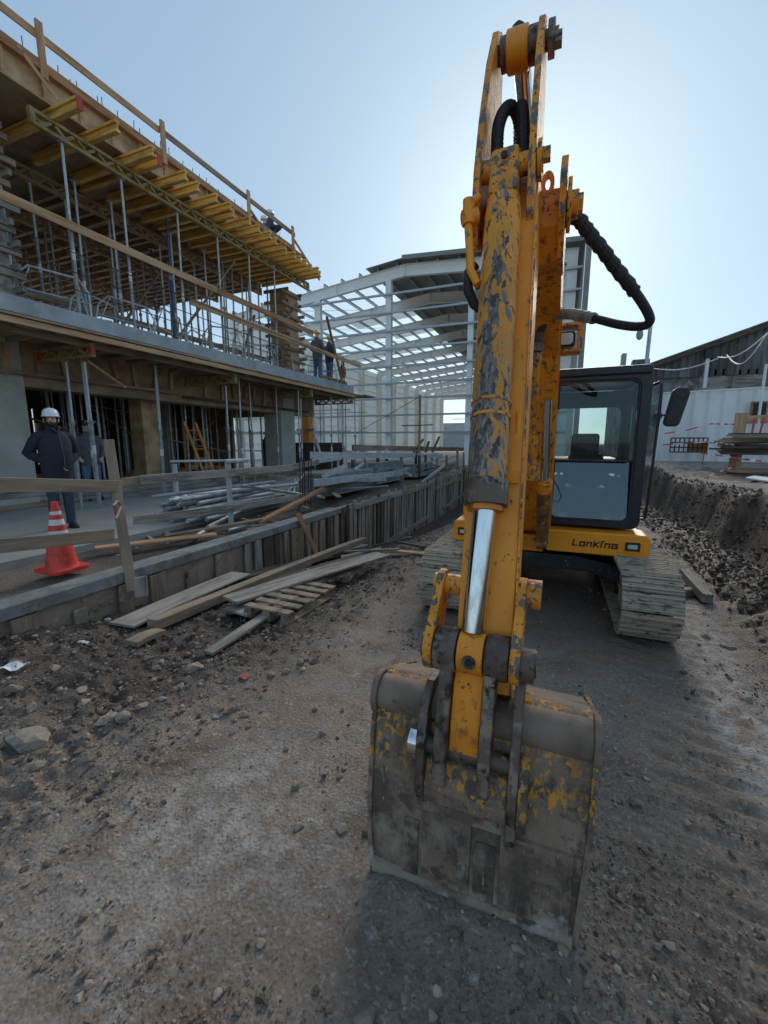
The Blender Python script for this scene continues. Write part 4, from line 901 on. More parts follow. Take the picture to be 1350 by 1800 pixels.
# big post and tape on the bank
def onbank(px, py):
    r = FW * FPX + RT * (px - 675) + UP * (900 - py); z = 1.0
    for _ in range(14):
        t = (z - EYE) / r.z; p = Vector((0, 0, EYE)) + r * t; z = .5 * z + .5 * min(gz(p.x, p.y), 1.5)
    return Vector((p.x, p.y, gz(p.x, p.y)))
pb = onbank(1290, 826); PB = Vector((pb.x, pb.y, pb.z)); hh = (830 - 748) * (PB.y + .4) / 740 * .93
bw = 13 * PB.y / 740
tr = thing('timber_post', 'thick pale timber post with cross board, wrapped in barrier tape, on the bank', 'post', PB)
board('upright', PB - Vector((0, 0, .1)), PB + Vector((0, 0, hh)), bw, .08, 'wood_new', tr, up=(0, 1, 0))
board('crossboard', PB + Vector((.1, .06, hh * .88)), PB + Vector((3.2, .06, hh * .95)), .05, .22, 'wood_new', tr, up=(0, 0, 1))
rt2 = random.Random(4)
for k in range(16):
    x = PB.x + .3 + k * .1; mb = MB(); mb.bar((x, PB.y - .03, PB.z + hh * .9), (x + rt2.uniform(-.1, .15), PB.y - .05, PB.z + hh * rt2.uniform(.35, .6)), .006, .05, (1, 0, 0))
    obj('tape_strip', mb, 'tape' if k % 2 else 'tapered', tr)
def tape(pts, label, wdt=.04):
    t = thing('barrier_tape', label, 'barrier tape', pts[0], 'red and white barrier tapes'); N = []
    for a, b in zip(pts[:-1], pts[1:]):
        n = max(1, int((b - a).length / .28))
        for i in range(n): N.append(a.lerp(b, i / n))
    N.append(pts[-1]); A = MB(); B = MB()
    for i in range(len(N) - 1):
        (A if i % 2 else B).bar(N[i], N[i + 1], .004, wdt, (rt2.uniform(-.5, .5), .2, 1))
    obj('white_band', A, 'tape', t); obj('red_band', B, 'tapered', t)
    return t
def gp(px, py, dz=.02): q = onbank(px, py); return q + Vector((0, 0, dz))
tape([gp(1218, 852), gp(1245, 838), gp(1265, 832, .05), PB + Vector((0, -.06, .1))], 'tape lying on the bank edge and tied to the foot of the timber post')
tape([at(1168, 762, 17), at(1205, 757, 17), at(1248, 745, 17), PB + Vector((0, -.06, hh * .8))], 'upper tape strung across the white fence')
tape([at(1165, 782, 17), at(1240, 777, 16.5), at(1290, 782, 13)], 'middle tape strung low across the white fence')
tape([at(1232, 796, 15), at(1300, 806, 13.5), at(1350, 812, 12)], 'low tape running right behind the timber post')
# mesh barrier
mp = at(1170, 800, 17.2); mt = thing('mesh_barrier', 'low rusty mesh barrier with red tape in front of the white fence', 'barrier', (mp.x, 17.2, 1.2))
pa, pbb = at(1180, 770, 17.2), at(1242, 795, 17.2); mb = MB()
for k in range(9): x = pa.x + (pbb.x - pa.x) * k / 8; mb.tube((x, 17.2, pbb.z), (x, 17.2, pa.z), .02, 5)
for k in range(4): z = pbb.z + (pa.z - pbb.z) * k / 3; mb.tube((pa.x, 17.2, z), (pbb.x, 17.2, z), .02, 5)
obj('mesh', mb, 'rebar', mt); obj('red_panel', MB().bx(pa.x + .5, pbb.x, 17.25, 17.28, pbb.z, pbb.z + .35), 'wood_red', mt)
# board stack on the bank
rt3 = random.Random(9)
for k in range(14):
    a = at(1268 + rt3.uniform(-14, 6) + (k > 8) * 10, 800 - k * 2.6, 14.5); L_ = rt3.uniform(3, 4)
    board('stacked_plank', (a.x, 14.5 + rt3.uniform(-.4, .4), a.z + .05), (a.x + L_, 14.6 + rt3.uniform(-.5, .5), a.z + .05 + rt3.uniform(-.04, .04)), .25, .05, rt3.choice(['wood_old', 'wood_grey', 'wood_dark']), label=f'{ORD[k]} plank from the bottom of the plank stack by the white fence', cat='plank', group='plank stack on the bank')
a = onbank(1340, 818); b2 = at(1350, 818, a.y)
o = single('metal_sheet', MB().prism([(at(1308, 812, 12).x, 11.8), (at(1350, 806, 12).x, 12.6), (at(1420, 820, 11).x, 11.2), (at(1350, 822, 11).x, 10.9)], 'z', 0, .03), 'whitesheet', 'flat pale sheet lying on the bank at the right edge', 'sheet'); o.location.z = gz(4.4, 11.8) + .06
q = onbank(1300, 833); board('flat_plank', q + Vector((-.3, 0, .06)), q + Vector((3.2, -.25, .08)), .35, .05, 'wood_red', label='reddish board lying in front of the timber post', cat='board', group='boards on the bank')
q = onbank(1188, 806); board('flat_plank', q + Vector((-.3, 0, .06)), q + Vector((2.2, .1, .08)), .4, .05, 'wood_grey', label='pale board lying at the foot of the white fence', cat='board', group='boards on the bank')
q = onbank(1234, 818); pipe('iron_stake', q - Vector((0, 0, .05)), q + Vector((.02, 0, .45)), .012, 'rebar', n=6, label='thin rusty stake on the bank edge', cat='stake')
# timber blocks right of the tracks
def gpt(px, py):
    r = FW * FPX + RT * (px - 675) + UP * (900 - py); z = 0
    for _ in range(8): t = (z - EYE) / r.z; p = Vector((0, 0, EYE)) + r * t; z = .5 * z + .5 * gz(p.x, p.y)
    return Vector((p.x, p.y, gz(p.x, p.y)))
a, b = gpt(1200, 1022), gpt(1243, 1062); board('timber_block', a + Vector((0, 0, .12)), b + Vector((0, 0, .06)), .1, .1, 'wood_grey', label='long squared timber lying on the dirt right of the track', cat='timber block', group='timber blocks')
a, b = gpt(1185, 1050), gpt(1212, 1045); board('timber_block', a + Vector((-.1, 0, .04)), b + Vector((.05, 0, .04)), .1, .09, 'wood_grey', label='short timber block under the long squared timber', cat='timber block', group='timber blocks')

# ================================================================= EXCAVATOR
CX = -.235
ex = thing('excavator', 'orange tracked excavator with dark cab, raised arm and muddy worn bucket on the ground', 'excavator', (CX, 5.5, 0))
def track(x0, x1):
    fy, ry, r, cz = 4.27, 7.5, .27, .315
    prof = []
    for k in range(13): a = R(-90 - 180 * k / 12); prof.append((fy + r * math.cos(a), cz + r * math.sin(a)))
    for k in range(13): a = R(90 - 180 * k / 12); prof.append((ry + r * math.cos(a), cz + r * math.sin(a)))
    pts = [Vector((0, y, z)) for y, z in prof]; pts.append(pts[0])
    L = sum((b - a).length for a, b in zip(pts, pts[1:])); n = 48; pitch = L / n
    mb = MB(); rod = MB(); acc = 0; seg = 0; want = 0; rr = random.Random(1)
    cum = [0]
    for a, b in zip(pts, pts[1:]): cum.append(cum[-1] + (b - a).length)
    for i in range(n):
        s = i * pitch
        while seg < len(pts) - 2 and cum[seg + 1] < s: seg += 1
        a, b = pts[seg], pts[seg + 1]; p = a.lerp(b, (s - cum[seg]) / max(1e-6, (b - a).length)); t = (b - a).normalized(); nrm = Vector((0, t.z, -t.y))
        if (p - Vector((0, (fy + ry) / 2, cz))).dot(nrm) < 0: nrm = -nrm
        mtx = Matrix((Vector((1, 0, 0)), t, nrm)).transposed()
        c = Vector(((x0 + x1) / 2, p.y, p.z)); w_ = x1 - x0
        mb.box(c, (w_, pitch * .93, .022), mtx)
        for g, hgt in ((-.34, .03), (0, .022), (.34, .022)): mb.box(c + t * g * pitch + nrm * .022, (w_ - .004, .014, hgt), mtx)
        for q in (-.17, -.07, .07, .17): mb.box(c + t * .17 * pitch + nrm * .013 + Vector((q, 0, 0)), (.02, .02, .012), mtx)
        rod.box(c - nrm * .045, (.16, pitch * .8, .05), mtx)
    t = obj('track', MB().add(mb.v, mb.f), 'shoe', ex)
    obj('chain_link', rod, 'undercar', t)
    cm = (x0 + x1) / 2
    for y, rr_ in ((fy, .2), (ry, .2)):
        mb = MB().tube((cm - .09, y, cz), (cm + .09, y, cz), rr_, 20); mb.tube((cm - .16, y, cz), (cm + .16, y, cz), .09, 14); obj('idler_wheel', mb, 'undercar', t, smooth=True)
    mb = MB().bx(cm - .13, cm + .13, fy - .02, ry - .1, .19, .43)
    for sx in (-1, 1):
        mb.prism([(fy - .2, .30), (fy - .05, .46), (fy + .4, .47), (fy + .4, .17), (fy - .1, .16)], 'x', cm + sx * .16 - .015, cm + sx * .16 + .015)
    obj('track_frame', mb, 'shoe' , t, bevel=.008)
    for k in range(6):
        y = fy + .45 + k * .5; obj('roller', MB().tube((cm - .14, y, .14), (cm + .14, y, .14), .07, 12), 'undercar', t, smooth=True)
    return t
track(.58, 1.04); track(-1.27, -.81)
mb = MB(); mb.bx(-.75, .28, 5.15, 6.7, .33, .50)
mb.prism([(-1.06, .22), (-1.06, .42), (-.6, .52), (.23, .52), (.83, .42), (.83, .22), (.35, .36), (-.62, .36)], 'y', 4.95, 5.25)
mb.prism([(-1.06, .22), (-1.06, .42), (-.6, .52), (.23, .52), (.83, .42), (.83, .22), (.35, .36), (-.62, .36)], 'y', 6.4, 6.7)
obj('undercarriage_frame', mb, 'undercar', ex, bevel=.01)
obj('swing_bearing', MB().tube((CX, 5.9, .50), (CX, 5.9, .60), .48, 28), 'undercar', ex, smooth=True)
# upper structure
mb = MB(); mb.bx(-1.08, .86, 5.0, 8.1, .60, .80); obj('deck_frame', mb, 'orange_clean', ex, bevel=.02)
obj('engine_hood', MB().prism([(-1.08, .81), (-1.08, 1.42), (-1.0, 1.52), (.80, 1.52), (.86, 1.42), (.86, .81)], 'y', 6.95, 8.0), 'orange_clean', ex, bevel=.03)
obj('counterweight', MB().prism([(7.99, .62), (7.99, 1.4), (8.3, 1.35), (8.42, 1.1), (8.4, .7), (8.3, .6)], 'x', -1.05, .83), 'cabpaint', ex, bevel=.04)
mb = MB(); mb.prism([(-1.07, .81), (-1.07, 1.12), (-1.03, 1.2), (-.55, 1.2), (-.55, .81)], 'y', 5.15, 6.9); obj('side_tank', mb, 'orange_clean', ex, bevel=.03)
# bumper with rounded ends
bp = []; YB = 4.86
p_l = at(800, 935, YB); p_r = at(1140, 960, YB); zt, zb = at(1100, 931, YB).z, at(1100, 981, YB).z
zt, zb = .835, .600
barp = rrect(-.10, p_r.x, zb, zt, .05, 6)
br = obj('front_bar', MB().prism(barp, 'y', YB - .10, YB + .25), 'orange_clean', ex, bevel=.015)
bl = obj('front_bar', MB().prism(rrect(p_l.x, -.46, zb + .02, zt + .03, .04, 6), 'y', YB - .08, YB + .25), 'orange_clean', ex, bevel=.015)
obj('boom_mount', MB().bx(-.458, -.102, YB - .02, 5.3, .56, .74), 'orangedirty', ex, bevel=.01)
for sx in (-.44, -.12):
    obj('mount_plate', MB().prism([(4.72, .60), (4.72, .76), (4.82, .98), (5.05, 1.12), (5.35, .95), (5.35, .60)], 'x', sx - .018, sx + .018), 'orangedirty', ex, bevel=.004)
for nm, x, z, par in (('headlight', .735, .715, br), ('headlight', p_l.x + .12, .735, bl)):
    y = YB - (.10 if par is br else .08)
    obj('headlight', MB().ring(rrect(x - .085, x + .085, z - .062, z + .062, .02, 3), rrect(x - .068, x + .068, z - .046, z + .046, .012, 3), 'y', y - .008, y + .02), 'orange_clean', ex)
    obj('lamp_recess', MB().prism(rrect(x - .068, x + .068, z - .046, z + .046, .012, 3), 'y', y - .004, y + .001), 'black', ex)
    mb = MB().prism(rrect(x - .045, x + .045, z - .022, z + .022, .015, 3), 'y', y - .016, y - .0041); obj('lamp_lens', mb, 'lens', ex, bevel=.003)
    for s_ in (-.033, .033): obj('lamp_grille', MB().bx(x - .066, x + .066, y - .02, y - .0165, z + s_ - .003, z + s_ + .003), 'black', ex)
# lettering
def letters(parent, x0, z0, y, h, w_, gap, th, m, depth=.004, slant=.12):
    G = {'L': [[(0, 1.15), (0, 0), (.9, 0)]], 'o': [[(0, 0), (1, 0), (1, .8), (0, .8), (0, 0)]], 'n': [[(0, 0), (0, .8), (1, .8), (1, 0)]],
         'K': [[(0, 0), (0, 1.1)], [(0, .38), (1, .95)], [(.25, .45), (1, 0)]], 'i': [[(0, 0), (0, .8)], [(0, 1.08), (.4, 1.28)]], 'G': [[(1.1, .84), (0, .84), (0, 0), (1.1, 0), (1.1, .44), (.6, .44)]]}
    mb = MB(); x = x0
    for ch in 'LonKinG':
        for st in G[ch]:
            for a, b in zip(st, st[1:]):
                A = Vector((x + a[0] * w_ + a[1] * h * slant, y, z0 + a[1] * h)); B = Vector((x + b[0] * w_ + b[1] * h * slant, y, z0 + b[1] * h))
                e = (B - A).normalized() * th * .5; mb.bar(A - e, B + e, depth, th, Vector((0, 1, 0)).cross((B - A).normalized()))
        x += (w_ + gap) if ch != 'i' else w_ * .25 + gap
    return obj('lettering', mb, m, parent)
y_ = YB - .103
letters(br, .188, .686, y_, .050, .040, .026, .0140, 'letter')
# boom
boom_poly = [(5.22, .92), (5.0, .74), (4.82, .80), (4.62, 1.05), (4.05, 2.0), (3.75, 2.42), (3.4, 2.62), (2.75, 2.72), (2.5, 2.66), (2.36, 2.78), (2.38, 2.95), (2.6, 3.02), (3.3, 3.05), (3.85, 2.95), (4.25, 2.5), (4.75, 1.7), (5.15, 1.15)]
BL, BR_ = -.42, -.06
bm_ = obj('boom', MB().prism(boom_poly, 'x', BL, BR_ + .005), 'orangedirty', ex, bevel=.006)
mb = MB()
for x in (BL - .012, BR_ + .0055): mb.prism([(4.86, .84), (4.62, 1.09), (4.05, 2.04), (3.77, 2.44), (3.42, 2.66), (3.44, 2.7), (3.82, 2.5), (4.1, 2.08), (4.68, 1.12), (4.9, .9)], 'x', x, x + .012)
obj('seam_plate', mb, 'orange', bm_)
# fork ears and pivot pin
for x0, x1 in ((-.075, -.045), (-.43, -.40)):
    obj('fork_plate', MB().prism([(2.30, 2.80), (2.26, 2.95), (2.34, 3.06), (2.48, 3.12), (2.8, 3.10), (2.95, 2.9), (2.75, 2.68), (2.45, 2.66)], 'x', x0, x1), 'orange_edge', bm_, bevel=.003)
mb = MB(); mb.tube((-.46, 2.42, 2.88), (.01, 2.42, 2.88), .062, 16); mb.tube((-.04, 2.42, 2.88), (-.022, 2.42, 2.88), .115, 18); mb.tube((.006, 2.42, 2.88), (.03, 2.42, 2.88), .045, 6)
obj('pivot_pin', mb, 'orange_edge', ex, smooth=True, bevel=.003)
le = at(963, 322, 2.5)
obj('lifting_eye', MB().ring([(le.x + .032 * math.cos(a), le.z + .06 * math.sin(a)) for a in np.linspace(0, 6.28, 17)[:-1]], [(le.x + .012 * math.cos(a), le.z + .03 * math.sin(a)) for a in np.linspace(0, 6.28, 17)[:-1]], 'y', 2.5, 2.53), 'orange', ex, bevel=.003)
# boom cylinders
for x in (-.37, -.115):
    a, b, c = Vector((x, 4.62, .72)), Vector((x, 4.2, 1.38)), Vector((x, 3.75, 2.1))
    cyl = obj('boom_cylinder', MB().tube(a, b, .062, 16).tube(a + Vector((-.05, 0, 0)), a + Vector((.05, 0, 0)), .075, 14), 'rustbrown', ex, smooth=True)
    obj('cylinder_rod', MB().tube(b, c, .036, 14), 'chrome', cyl, smooth=True)
    obj('cylinder_head', MB().tube(b - (b - a).normalized() * .09, b + (b - a).normalized() * .02, .074, 14), 'orangedirty', cyl, smooth=True)
# arm cylinder along the boom top
A, B, C_ = Vector((-.265, 4.1, 3.12)), Vector((-.27, 3.0, 3.38)), Vector((-.285, 2.36, 3.56))
ac = obj('arm_cylinder', MB().tube(A, B, .075, 18), 'orange_worn', ex, smooth=True)
obj('cylinder_rod', MB().tube(B, C_, .04, 16), 'chrome', ac, smooth=True)
obj('cylinder_bracket', MB().bx(-.30, -.23, 3.95, 4.2, 2.82, 3.08), 'orange', ac, bevel=.004)
# stick (dipper)
st_c = -.218
def stx(x): return x
sp = [(1.50, .82), (1.60, .76), (1.72, .80), (1.80, 1.0), (2.42, 2.75), (2.40, 2.95), (2.30, 3.0), (2.22, 2.96), (2.07, 2.70), (1.84, 2.0), (1.66, 1.35), (1.56, 1.05)]
def tilt_prism(poly, x0b, x1b, x0t, x1t, zb=.8, zt=3.1):
    """prism along x whose x limits drift with height"""
    n = len(poly); vs = []
    for (xb, xt) in ((x0b, x0t), (x1b, x1t)):
        for y, z in poly: k = (z - zb) / (zt - zb); vs.append((xb + (xt - xb) * k, y, z))
    fs = [tuple(range(n)), tuple(range(2 * n - 1, n - 1, -1))] + [(i, i + n, (i + 1) % n + n, (i + 1) % n) for i in range(n)]
    return MB().add(vs, fs)
stick = obj('stick', tilt_prism(sp, -.325, -.115, -.385, -.165), 'orange', ex, bevel=.006)
obj('edge_seam', tilt_prism([(1.552, 1.05), (1.652, 1.35), (1.832, 2.0), (2.052, 2.72), (2.066, 2.72), (1.846, 2.0), (1.666, 1.35), (1.566, 1.05)], -.113, -.106, -.163, -.156), 'orange_edge', stick)
# upper cheek plates (fork that holds both cylinder eyes)
cheek = [(2.05, 2.72), (2.10, 2.62), (2.22, 2.66), (2.40, 2.85), (2.47, 3.15), (2.50, 3.45), (2.47, 3.64), (2.40, 3.69), (2.30, 3.62), (2.19, 3.42), (2.10, 3.15), (2.05, 2.92)]
obj('cheek_plate', tilt_prism(cheek, -.430, -.400, -.405, -.378, 2.7, 3.7), 'orange_edge', ex, bevel=.003)
obj('cheek_plate', tilt_prism(cheek, -.195, -.165, -.205, -.178, 2.7, 3.7), 'orange_edge', ex, bevel=.003)
eye = obj('cylinder_eye', MB().tube((-.345, 2.36, 3.56), (-.248, 2.36, 3.56), .080, 24), 'orange', ex, smooth=True, bevel=.006)
mb = MB(); mb.tube((-.42, 2.36, 3.56), (-.12, 2.36, 3.56), .038, 14); mb.tube((-.164, 2.36, 3.56), (-.135, 2.36, 3.56), .068, 16); mb.box((-.12, 2.34, 3.535), (.03, .045, .045)); mb.tube((-.372, 2.36, 3.56), (-.347, 2.36, 3.56), .066, 18); mb.tube((-.246, 2.36, 3.56), (-.197, 2.36, 3.56), .070, 18)
obj('upper_pin', mb, 'steelworn', ex, smooth=True)
obj('grease_cap', MB().loft([(-.30, 2.36, 3.62, .034, .034), (-.30, 2.36, 3.655, .03, .03), (-.30, 2.36, 3.675, .01, .01)], 10), 'black', eye, smooth=True)
# bucket cylinder
c0, c1, c2 = Vector((-.297, 2.12, 2.94)), Vector((-.255, 1.655, 1.56)), Vector((-.262, 1.50, .97))
dd = (c0 - c1).normalized(); bt = c0 - dd * .14
bc = obj('bucket_cylinder', MB().path([c1, c1 + dd * .02, bt - dd * .10, bt - dd * .03, bt], [.0765, .0765, .0765, .07, .045], 28), 'orange_worn', ex, smooth=True)
obj('gland_ring', MB().tube(c1 - dd * .055, c1 + dd * .045, .084, 26), 'steelworn', bc, smooth=True, bevel=.003)
obj('gland_cap', MB().tube(c1 - dd * .075, c1 - dd * .0555, .070, 26), 'orangedirty', bc, smooth=True)
for k in range(8):
    pass
obj('rod', MB().tube(c1 - dd * .07, c2 + dd * .075, .043, 26), 'chrome', bc, smooth=True)
mb = MB(); mb.bar(bt - dd * .02, c0 + dd * .06, .125, .11, (0, 1, 0)); ce = obj('base_eye', mb, 'orange_edge', bc, bevel=.02)
obj('grease_hole', MB().tube(c0 + Vector((0, -.0625, .02)) + Vector((.0, -.006, 0)), c0 + Vector((0, -.05, .02)), .014, 12), 'black', bc)
mb = MB(); mb.tube((-.40, 2.12, 2.94), (-.14, 2.12, 2.94), .045, 14); mb.tube((-.163, 2.12, 2.94), (-.145, 2.12, 2.94), .075, 16); mb.box((-.128, 2.11, 2.95), (.03, .04, .045))
obj('base_pin', mb, 'orange_edge', ex, smooth=True)
# weld seams on the barrel
for z_ in (.30, .36): p = c1 + dd * z_; obj('weld_seam', MB().tube(p - dd * .006, p + dd * .006, .0795, 28), 'orange_edge', bc, smooth=True)
# hydraulic tube and bracket left of the barrel
P_ = lambda px, py, y: at(px, py, y)
mb = MB().path([P_(842, 345, 2.05), P_(826, 360, 2.03), P_(823, 390, 2.0), P_(826, 440, 1.95), P_(827, 475, 1.93), P_(840, 500, 1.92)], .018, 10); mb.tube(P_(814, 385, 1.99), P_(838, 380, 2.02), .034, 12); mb.tube(P_(824, 352, 2.0), P_(824, 395, 1.99), .026, 12)
obj('steel_line', mb, 'orange', ex, smooth=True)
obj('hose', MB().path([P_(836, 465, 1.98), P_(823, 480, 1.97), P_(823, 510, 1.96), P_(834, 535, 1.98), P_(850, 545, 2.0)], .022, 10), 'hose', ex, smooth=True)
# lines on the right side of the stick
mb = MB().path([P_(897, 660, 1.95), P_(908, 700, 1.85), P_(912, 735, 1.8), P_(909, 800, 1.78), P_(899, 842, 1.74)], .013, 10); mb.box(P_(899, 838, 1.73), (.055, .04, .045))
obj('steel_line', mb, 'orange', stick, smooth=True)
# corrugated hoses in the fork gap
def corrug(pts, r, name='hose'):
    cur = []
    P = [Vector(p) for p in pts]
    for i in range(len(P) - 1):
        p0, p1, p2, p3 = P[max(i - 1, 0)], P[i], P[i + 1], P[min(i + 2, len(P) - 1)]
        n = max(3, int((p2 - p1).length / .009))
        for k in range(n):
            t = k / n; cur.append(.5 * ((2 * p1) + (p2 - p0) * t + (2 * p0 - 5 * p1 + 4 * p2 - p3) * t * t + (3 * p1 - p0 - 3 * p2 + p3) * t ** 3))
    return obj(name, MB().path(cur, [r * (1 + .13 * (i % 2)) for i in range(len(cur))], 12), 'hose', ex, smooth=False)
corrug([P_(872, 310, 2.2), P_(874, 255, 2.22), P_(876, 225, 2.24), P_(884, 200, 2.3), P_(896, 188, 2.36), P_(908, 200, 2.42), P_(915, 235, 2.48), P_(917, 275, 2.5), P_(918, 330, 2.52)], .026)
corrug([P_(922, 330, 2.26), P_(921, 265, 2.28), P_(920, 215, 2.32), P_(917, 188, 2.38), P_(913, 200, 2.5), P_(912, 240, 2.6), P_(912, 330, 2.6)], .026)
# big hose loop right of the boom
def smoothpts(pts, n=8):
    P = [Vector(p) for p in pts]; cur = []
    for i in range(len(P) - 1):
        p0, p1, p2, p3 = P[max(i - 1, 0)], P[i], P[i + 1], P[min(i + 2, len(P) - 1)]
        for k in range(n):
            t = k / n; cur.append(.5 * ((2 * p1) + (p2 - p0) * t + (2 * p0 - 5 * p1 + 4 * p2 - p3) * t * t + (3 * p1 - p0 - 3 * p2 + p3) * t ** 3))
    cur.append(P[-1]); return cur
lp = [P_(1000, 372, 2.5), P_(1022, 392, 2.55), P_(1050, 428, 2.62), P_(1083, 472, 2.72), P_(1115, 512, 2.82), P_(1138, 548, 2.9), P_(1141, 567, 2.95), P_(1120, 574, 3.0), P_(1085, 570, 3.05), P_(1045, 560, 3.15), P_(1005, 552, 3.3), P_(980, 553, 3.4), P_(962, 563, 3.45), P_(950, 582, 3.47)]
obj('hose_loop', MB().path(smoothpts(lp), .0255, 14), 'hose', ex, smooth=True)
s1 = smoothpts(lp[:5]); rs = random.Random(2)
mb = MB().path([p + Vector((rs.uniform(-.002, .002), 0, rs.uniform(-.002, .002))) for p in s1], [.030 + .006 * ((i * 7) % 3) / 2 for i in range(len(s1))], 12); obj('hose_sleeve', mb, 'black', ex)
s2 = smoothpts(lp[9:12]); obj('hose_sleeve', MB().path(s2, [.034 + .003 * (i % 2) for i in range(len(s2))], 12), 'galv_old', ex)
mb = MB(); mb.tube(P_(996, 352, 2.46), P_(1003, 376, 2.5), .036, 6); mb.tube(P_(985, 395, 2.48), P_(1004, 378, 2.5), .03, 8); mb.tube(P_(950, 582, 3.47), P_(947, 600, 3.5), .032, 8); mb.tube(P_(946, 604, 3.5), P_(945, 618, 3.5), .045, 6)
obj('hose_fitting', mb, 'steelworn', ex)
# fittings and tubes going down the boom front
mb = MB(); yy = 3.55
mb.tube(P_(945, 618, 3.5), P_(944, 632, 3.52), .034, 8); mb.tube(P_(944, 632, 3.52), P_(936, 760, 3.9), .026, 10); mb.tube(P_(938, 765, 3.9), P_(936, 800, 4.0), .045, 8); mb.tube(P_(936, 800, 4.0), P_(935, 812, 4.02), .035, 8); mb.tube(P_(936, 812, 4.0), P_(934, 840, 4.05), .07, 8)
mb.bar(P_(925, 630, 3.5), P_(948, 626, 3.5), .05, .05)
obj('steel_line', mb, 'orange_edge', bm_, smooth=True)
obj('hose', MB().path(smoothpts([P_(975, 730, 4.4), P_(966, 745, 4.4), P_(962, 790, 4.4), P_(961, 860, 4.5)]), .02, 8), 'hose', ex, smooth=True)
# work lamp
L_ = at(995, 598, 3.9)
wl = obj('work_lamp', MB().ring(rrect(L_.x - .11, L_.x + .12, L_.z - .105, L_.z + .115, .02, 4), rrect(L_.x - .09, L_.x + .085, L_.z - .085, L_.z + .095, .02, 4), 'y', 3.82, 4.0), 'orange_edge', ex, bevel=.003)
obj('lamp_body', MB().prism(rrect(L_.x - .07, L_.x + .068, L_.z - .062, L_.z + .06, .035, 5), 'y', 3.85, 3.96), 'black', wl, bevel=.006)
obj('lamp_lens', MB().prism(rrect(L_.x - .052, L_.x + .052, L_.z - .045, L_.z + .043, .025, 5), 'y', 3.84, 3.849), 'lens', wl)
obj('lamp_cable', MB().path([(L_.x - .05, 3.86, L_.z - .06), (L_.x - .04, 3.86, L_.z - .13), (L_.x - .055, 3.87, L_.z - .2)], .006, 6), 'black', wl)
# ---- cab
CXL, CXR, CY0, CY1, CZ0, CZ1 = -.125, .80, 4.92, 6.35, .865, 2.47
outer = rrect(CXL, CXR, CZ0, CZ1, .07, 6); inner = rrect(CXL + .055, CXR - .10, CZ0 + .07, CZ1 - .10, .08, 6)
cab = obj('cab', MB().ring(outer, inner, 'y', CY0, CY0 + .09), 'cabpaint', ex, bevel=.012)
obj('roof', MB().prism(rrect(CXL + .01, CXR - .01, CZ1 - .055, CZ1 + .03, .03, 3), 'y', CY0 - .03, CY1 + .02), 'cabpaint', cab, bevel=.015)
obj('floor', MB().bx(CXL + .02, CXR - .02, CY0 + .091, CY1, CZ0, CZ0 + .05), 'cabpaint', cab)
obj('side_door', MB().bx(CXR - .03, CXR - .001, CY0 + .09, CY0 + .92, CZ0 + .05, 1.75), 'cabpaint', cab, bevel=.006)
mb = MB(); mb.bx(CXR - .04, CXR - .005, CY0 + .85, CY0 + .95, 1.75, CZ1 - .06); mb.bx(CXR - .04, CXR - .005, CY1 - .08, CY1, CZ0 + .05, CZ1 - .06); mb.bx(CXR - .04, CXR - .005, CY0 + .951, CY1 - .081, CZ0 + .05, 1.5); mb.bx(CXL + .005, CXL + .04, CY0 + .09, CY1, CZ0 + .05, 1.45); mb.bx(CXL + .005, CXL + .04, CY1 - .08, CY1, 1.45, CZ1 - .06)
obj('side_frame', mb, 'cabpaint', cab)
obj('side_window', MB().bx(CXR - .02, CXR - .015, CY0 + .09, CY1 - .08, 1.5, CZ1 - .06), 'glass', cab)
obj('side_window', MB().bx(CXL + .018, CXL + .023, CY0 + .09, CY1 - .08, 1.46, CZ1 - .06), 'glass', cab)
ro = rrect(CXL + .01, CXR - .01, CZ0 + .05, CZ1 - .06, .03, 6); a, b = at(972, 808, CY1), at(1092, 716, CY1)
ri = rrect(a.x, b.x, a.z, b.z, .07, 6); obj('rear_wall', MB().ring(ro, ri, 'y', CY1 - .03, CY1), 'cabpaint', cab)
obj('rear_window', MB().add([(x, CY1 - .02, z) for x, z in ri], [tuple(range(len(ri)))]), glassmat('rear glass', (.8, .86, .84), .03, dirt=.03), cab)
zsp = at(1050, 809, CY0).z
gi = rrect(CXL + .05, CXR - .095, CZ0 + .065, CZ1 - .095, .08, 6)
up_ = [(x, max(z, zsp)) for x, z in gi]; lo_ = [(x, min(z, zsp - .012)) for x, z in gi]
obj('windshield', MB().add([(x, CY0 + .03, z) for x, z in up_], [tuple(range(len(up_)))]), 'glass', cab)
lm = MB().add([(x, CY0 + .03, z) for x, z in lo_], [tuple(range(len(lo_)))]); zl = min(z for x, z in lo_); lm.v = [(x, y + .085 * (z - zl) / (zsp - zl), z) for x, y, z in lm.v]; obj('lower_windshield', lm, 'glass_low', cab)
obj('window_bar', MB().bx(CXL + .05, CXR - .095, CY0 + .02, CY0 + .05, zsp - .013, zsp + .001), 'black', cab)
obj('gasket', MB().ring(inner, rrect(CXL + .067, CXR - .112, CZ0 + .082, CZ1 - .112, .07, 6), 'y', CY0 - .004, CY0 + .028), 'black', cab)
obj('wiper', MB().path([(CXL + .06, CY0 - .01, 1.38), (CXL + .13, CY0 - .012, 1.28), (CXL + .17, CY0 - .012, 1.18), (CXL + .15, CY0 - .012, 1.12), (CXL + .05, CY0 - .01, 1.12)], .005, 6), 'black', cab)
sx_ = at(1031, 780, 5.9).x
seat = obj('seat', MB().prism(rrect(sx_ - .2, sx_ + .2, 1.15, 1.62, .06, 4), 'y', 5.85, 5.97), 'black', ex, bevel=.02)
a, b = at(1003, 795, 5.8), at(1055, 762, 5.8); hd = obj('headrest', MB().prism(rrect(a.x, b.x, a.z - .05, b.z, .04, 4), 'y', 5.80, 5.9), 'black', seat, bevel=.015)
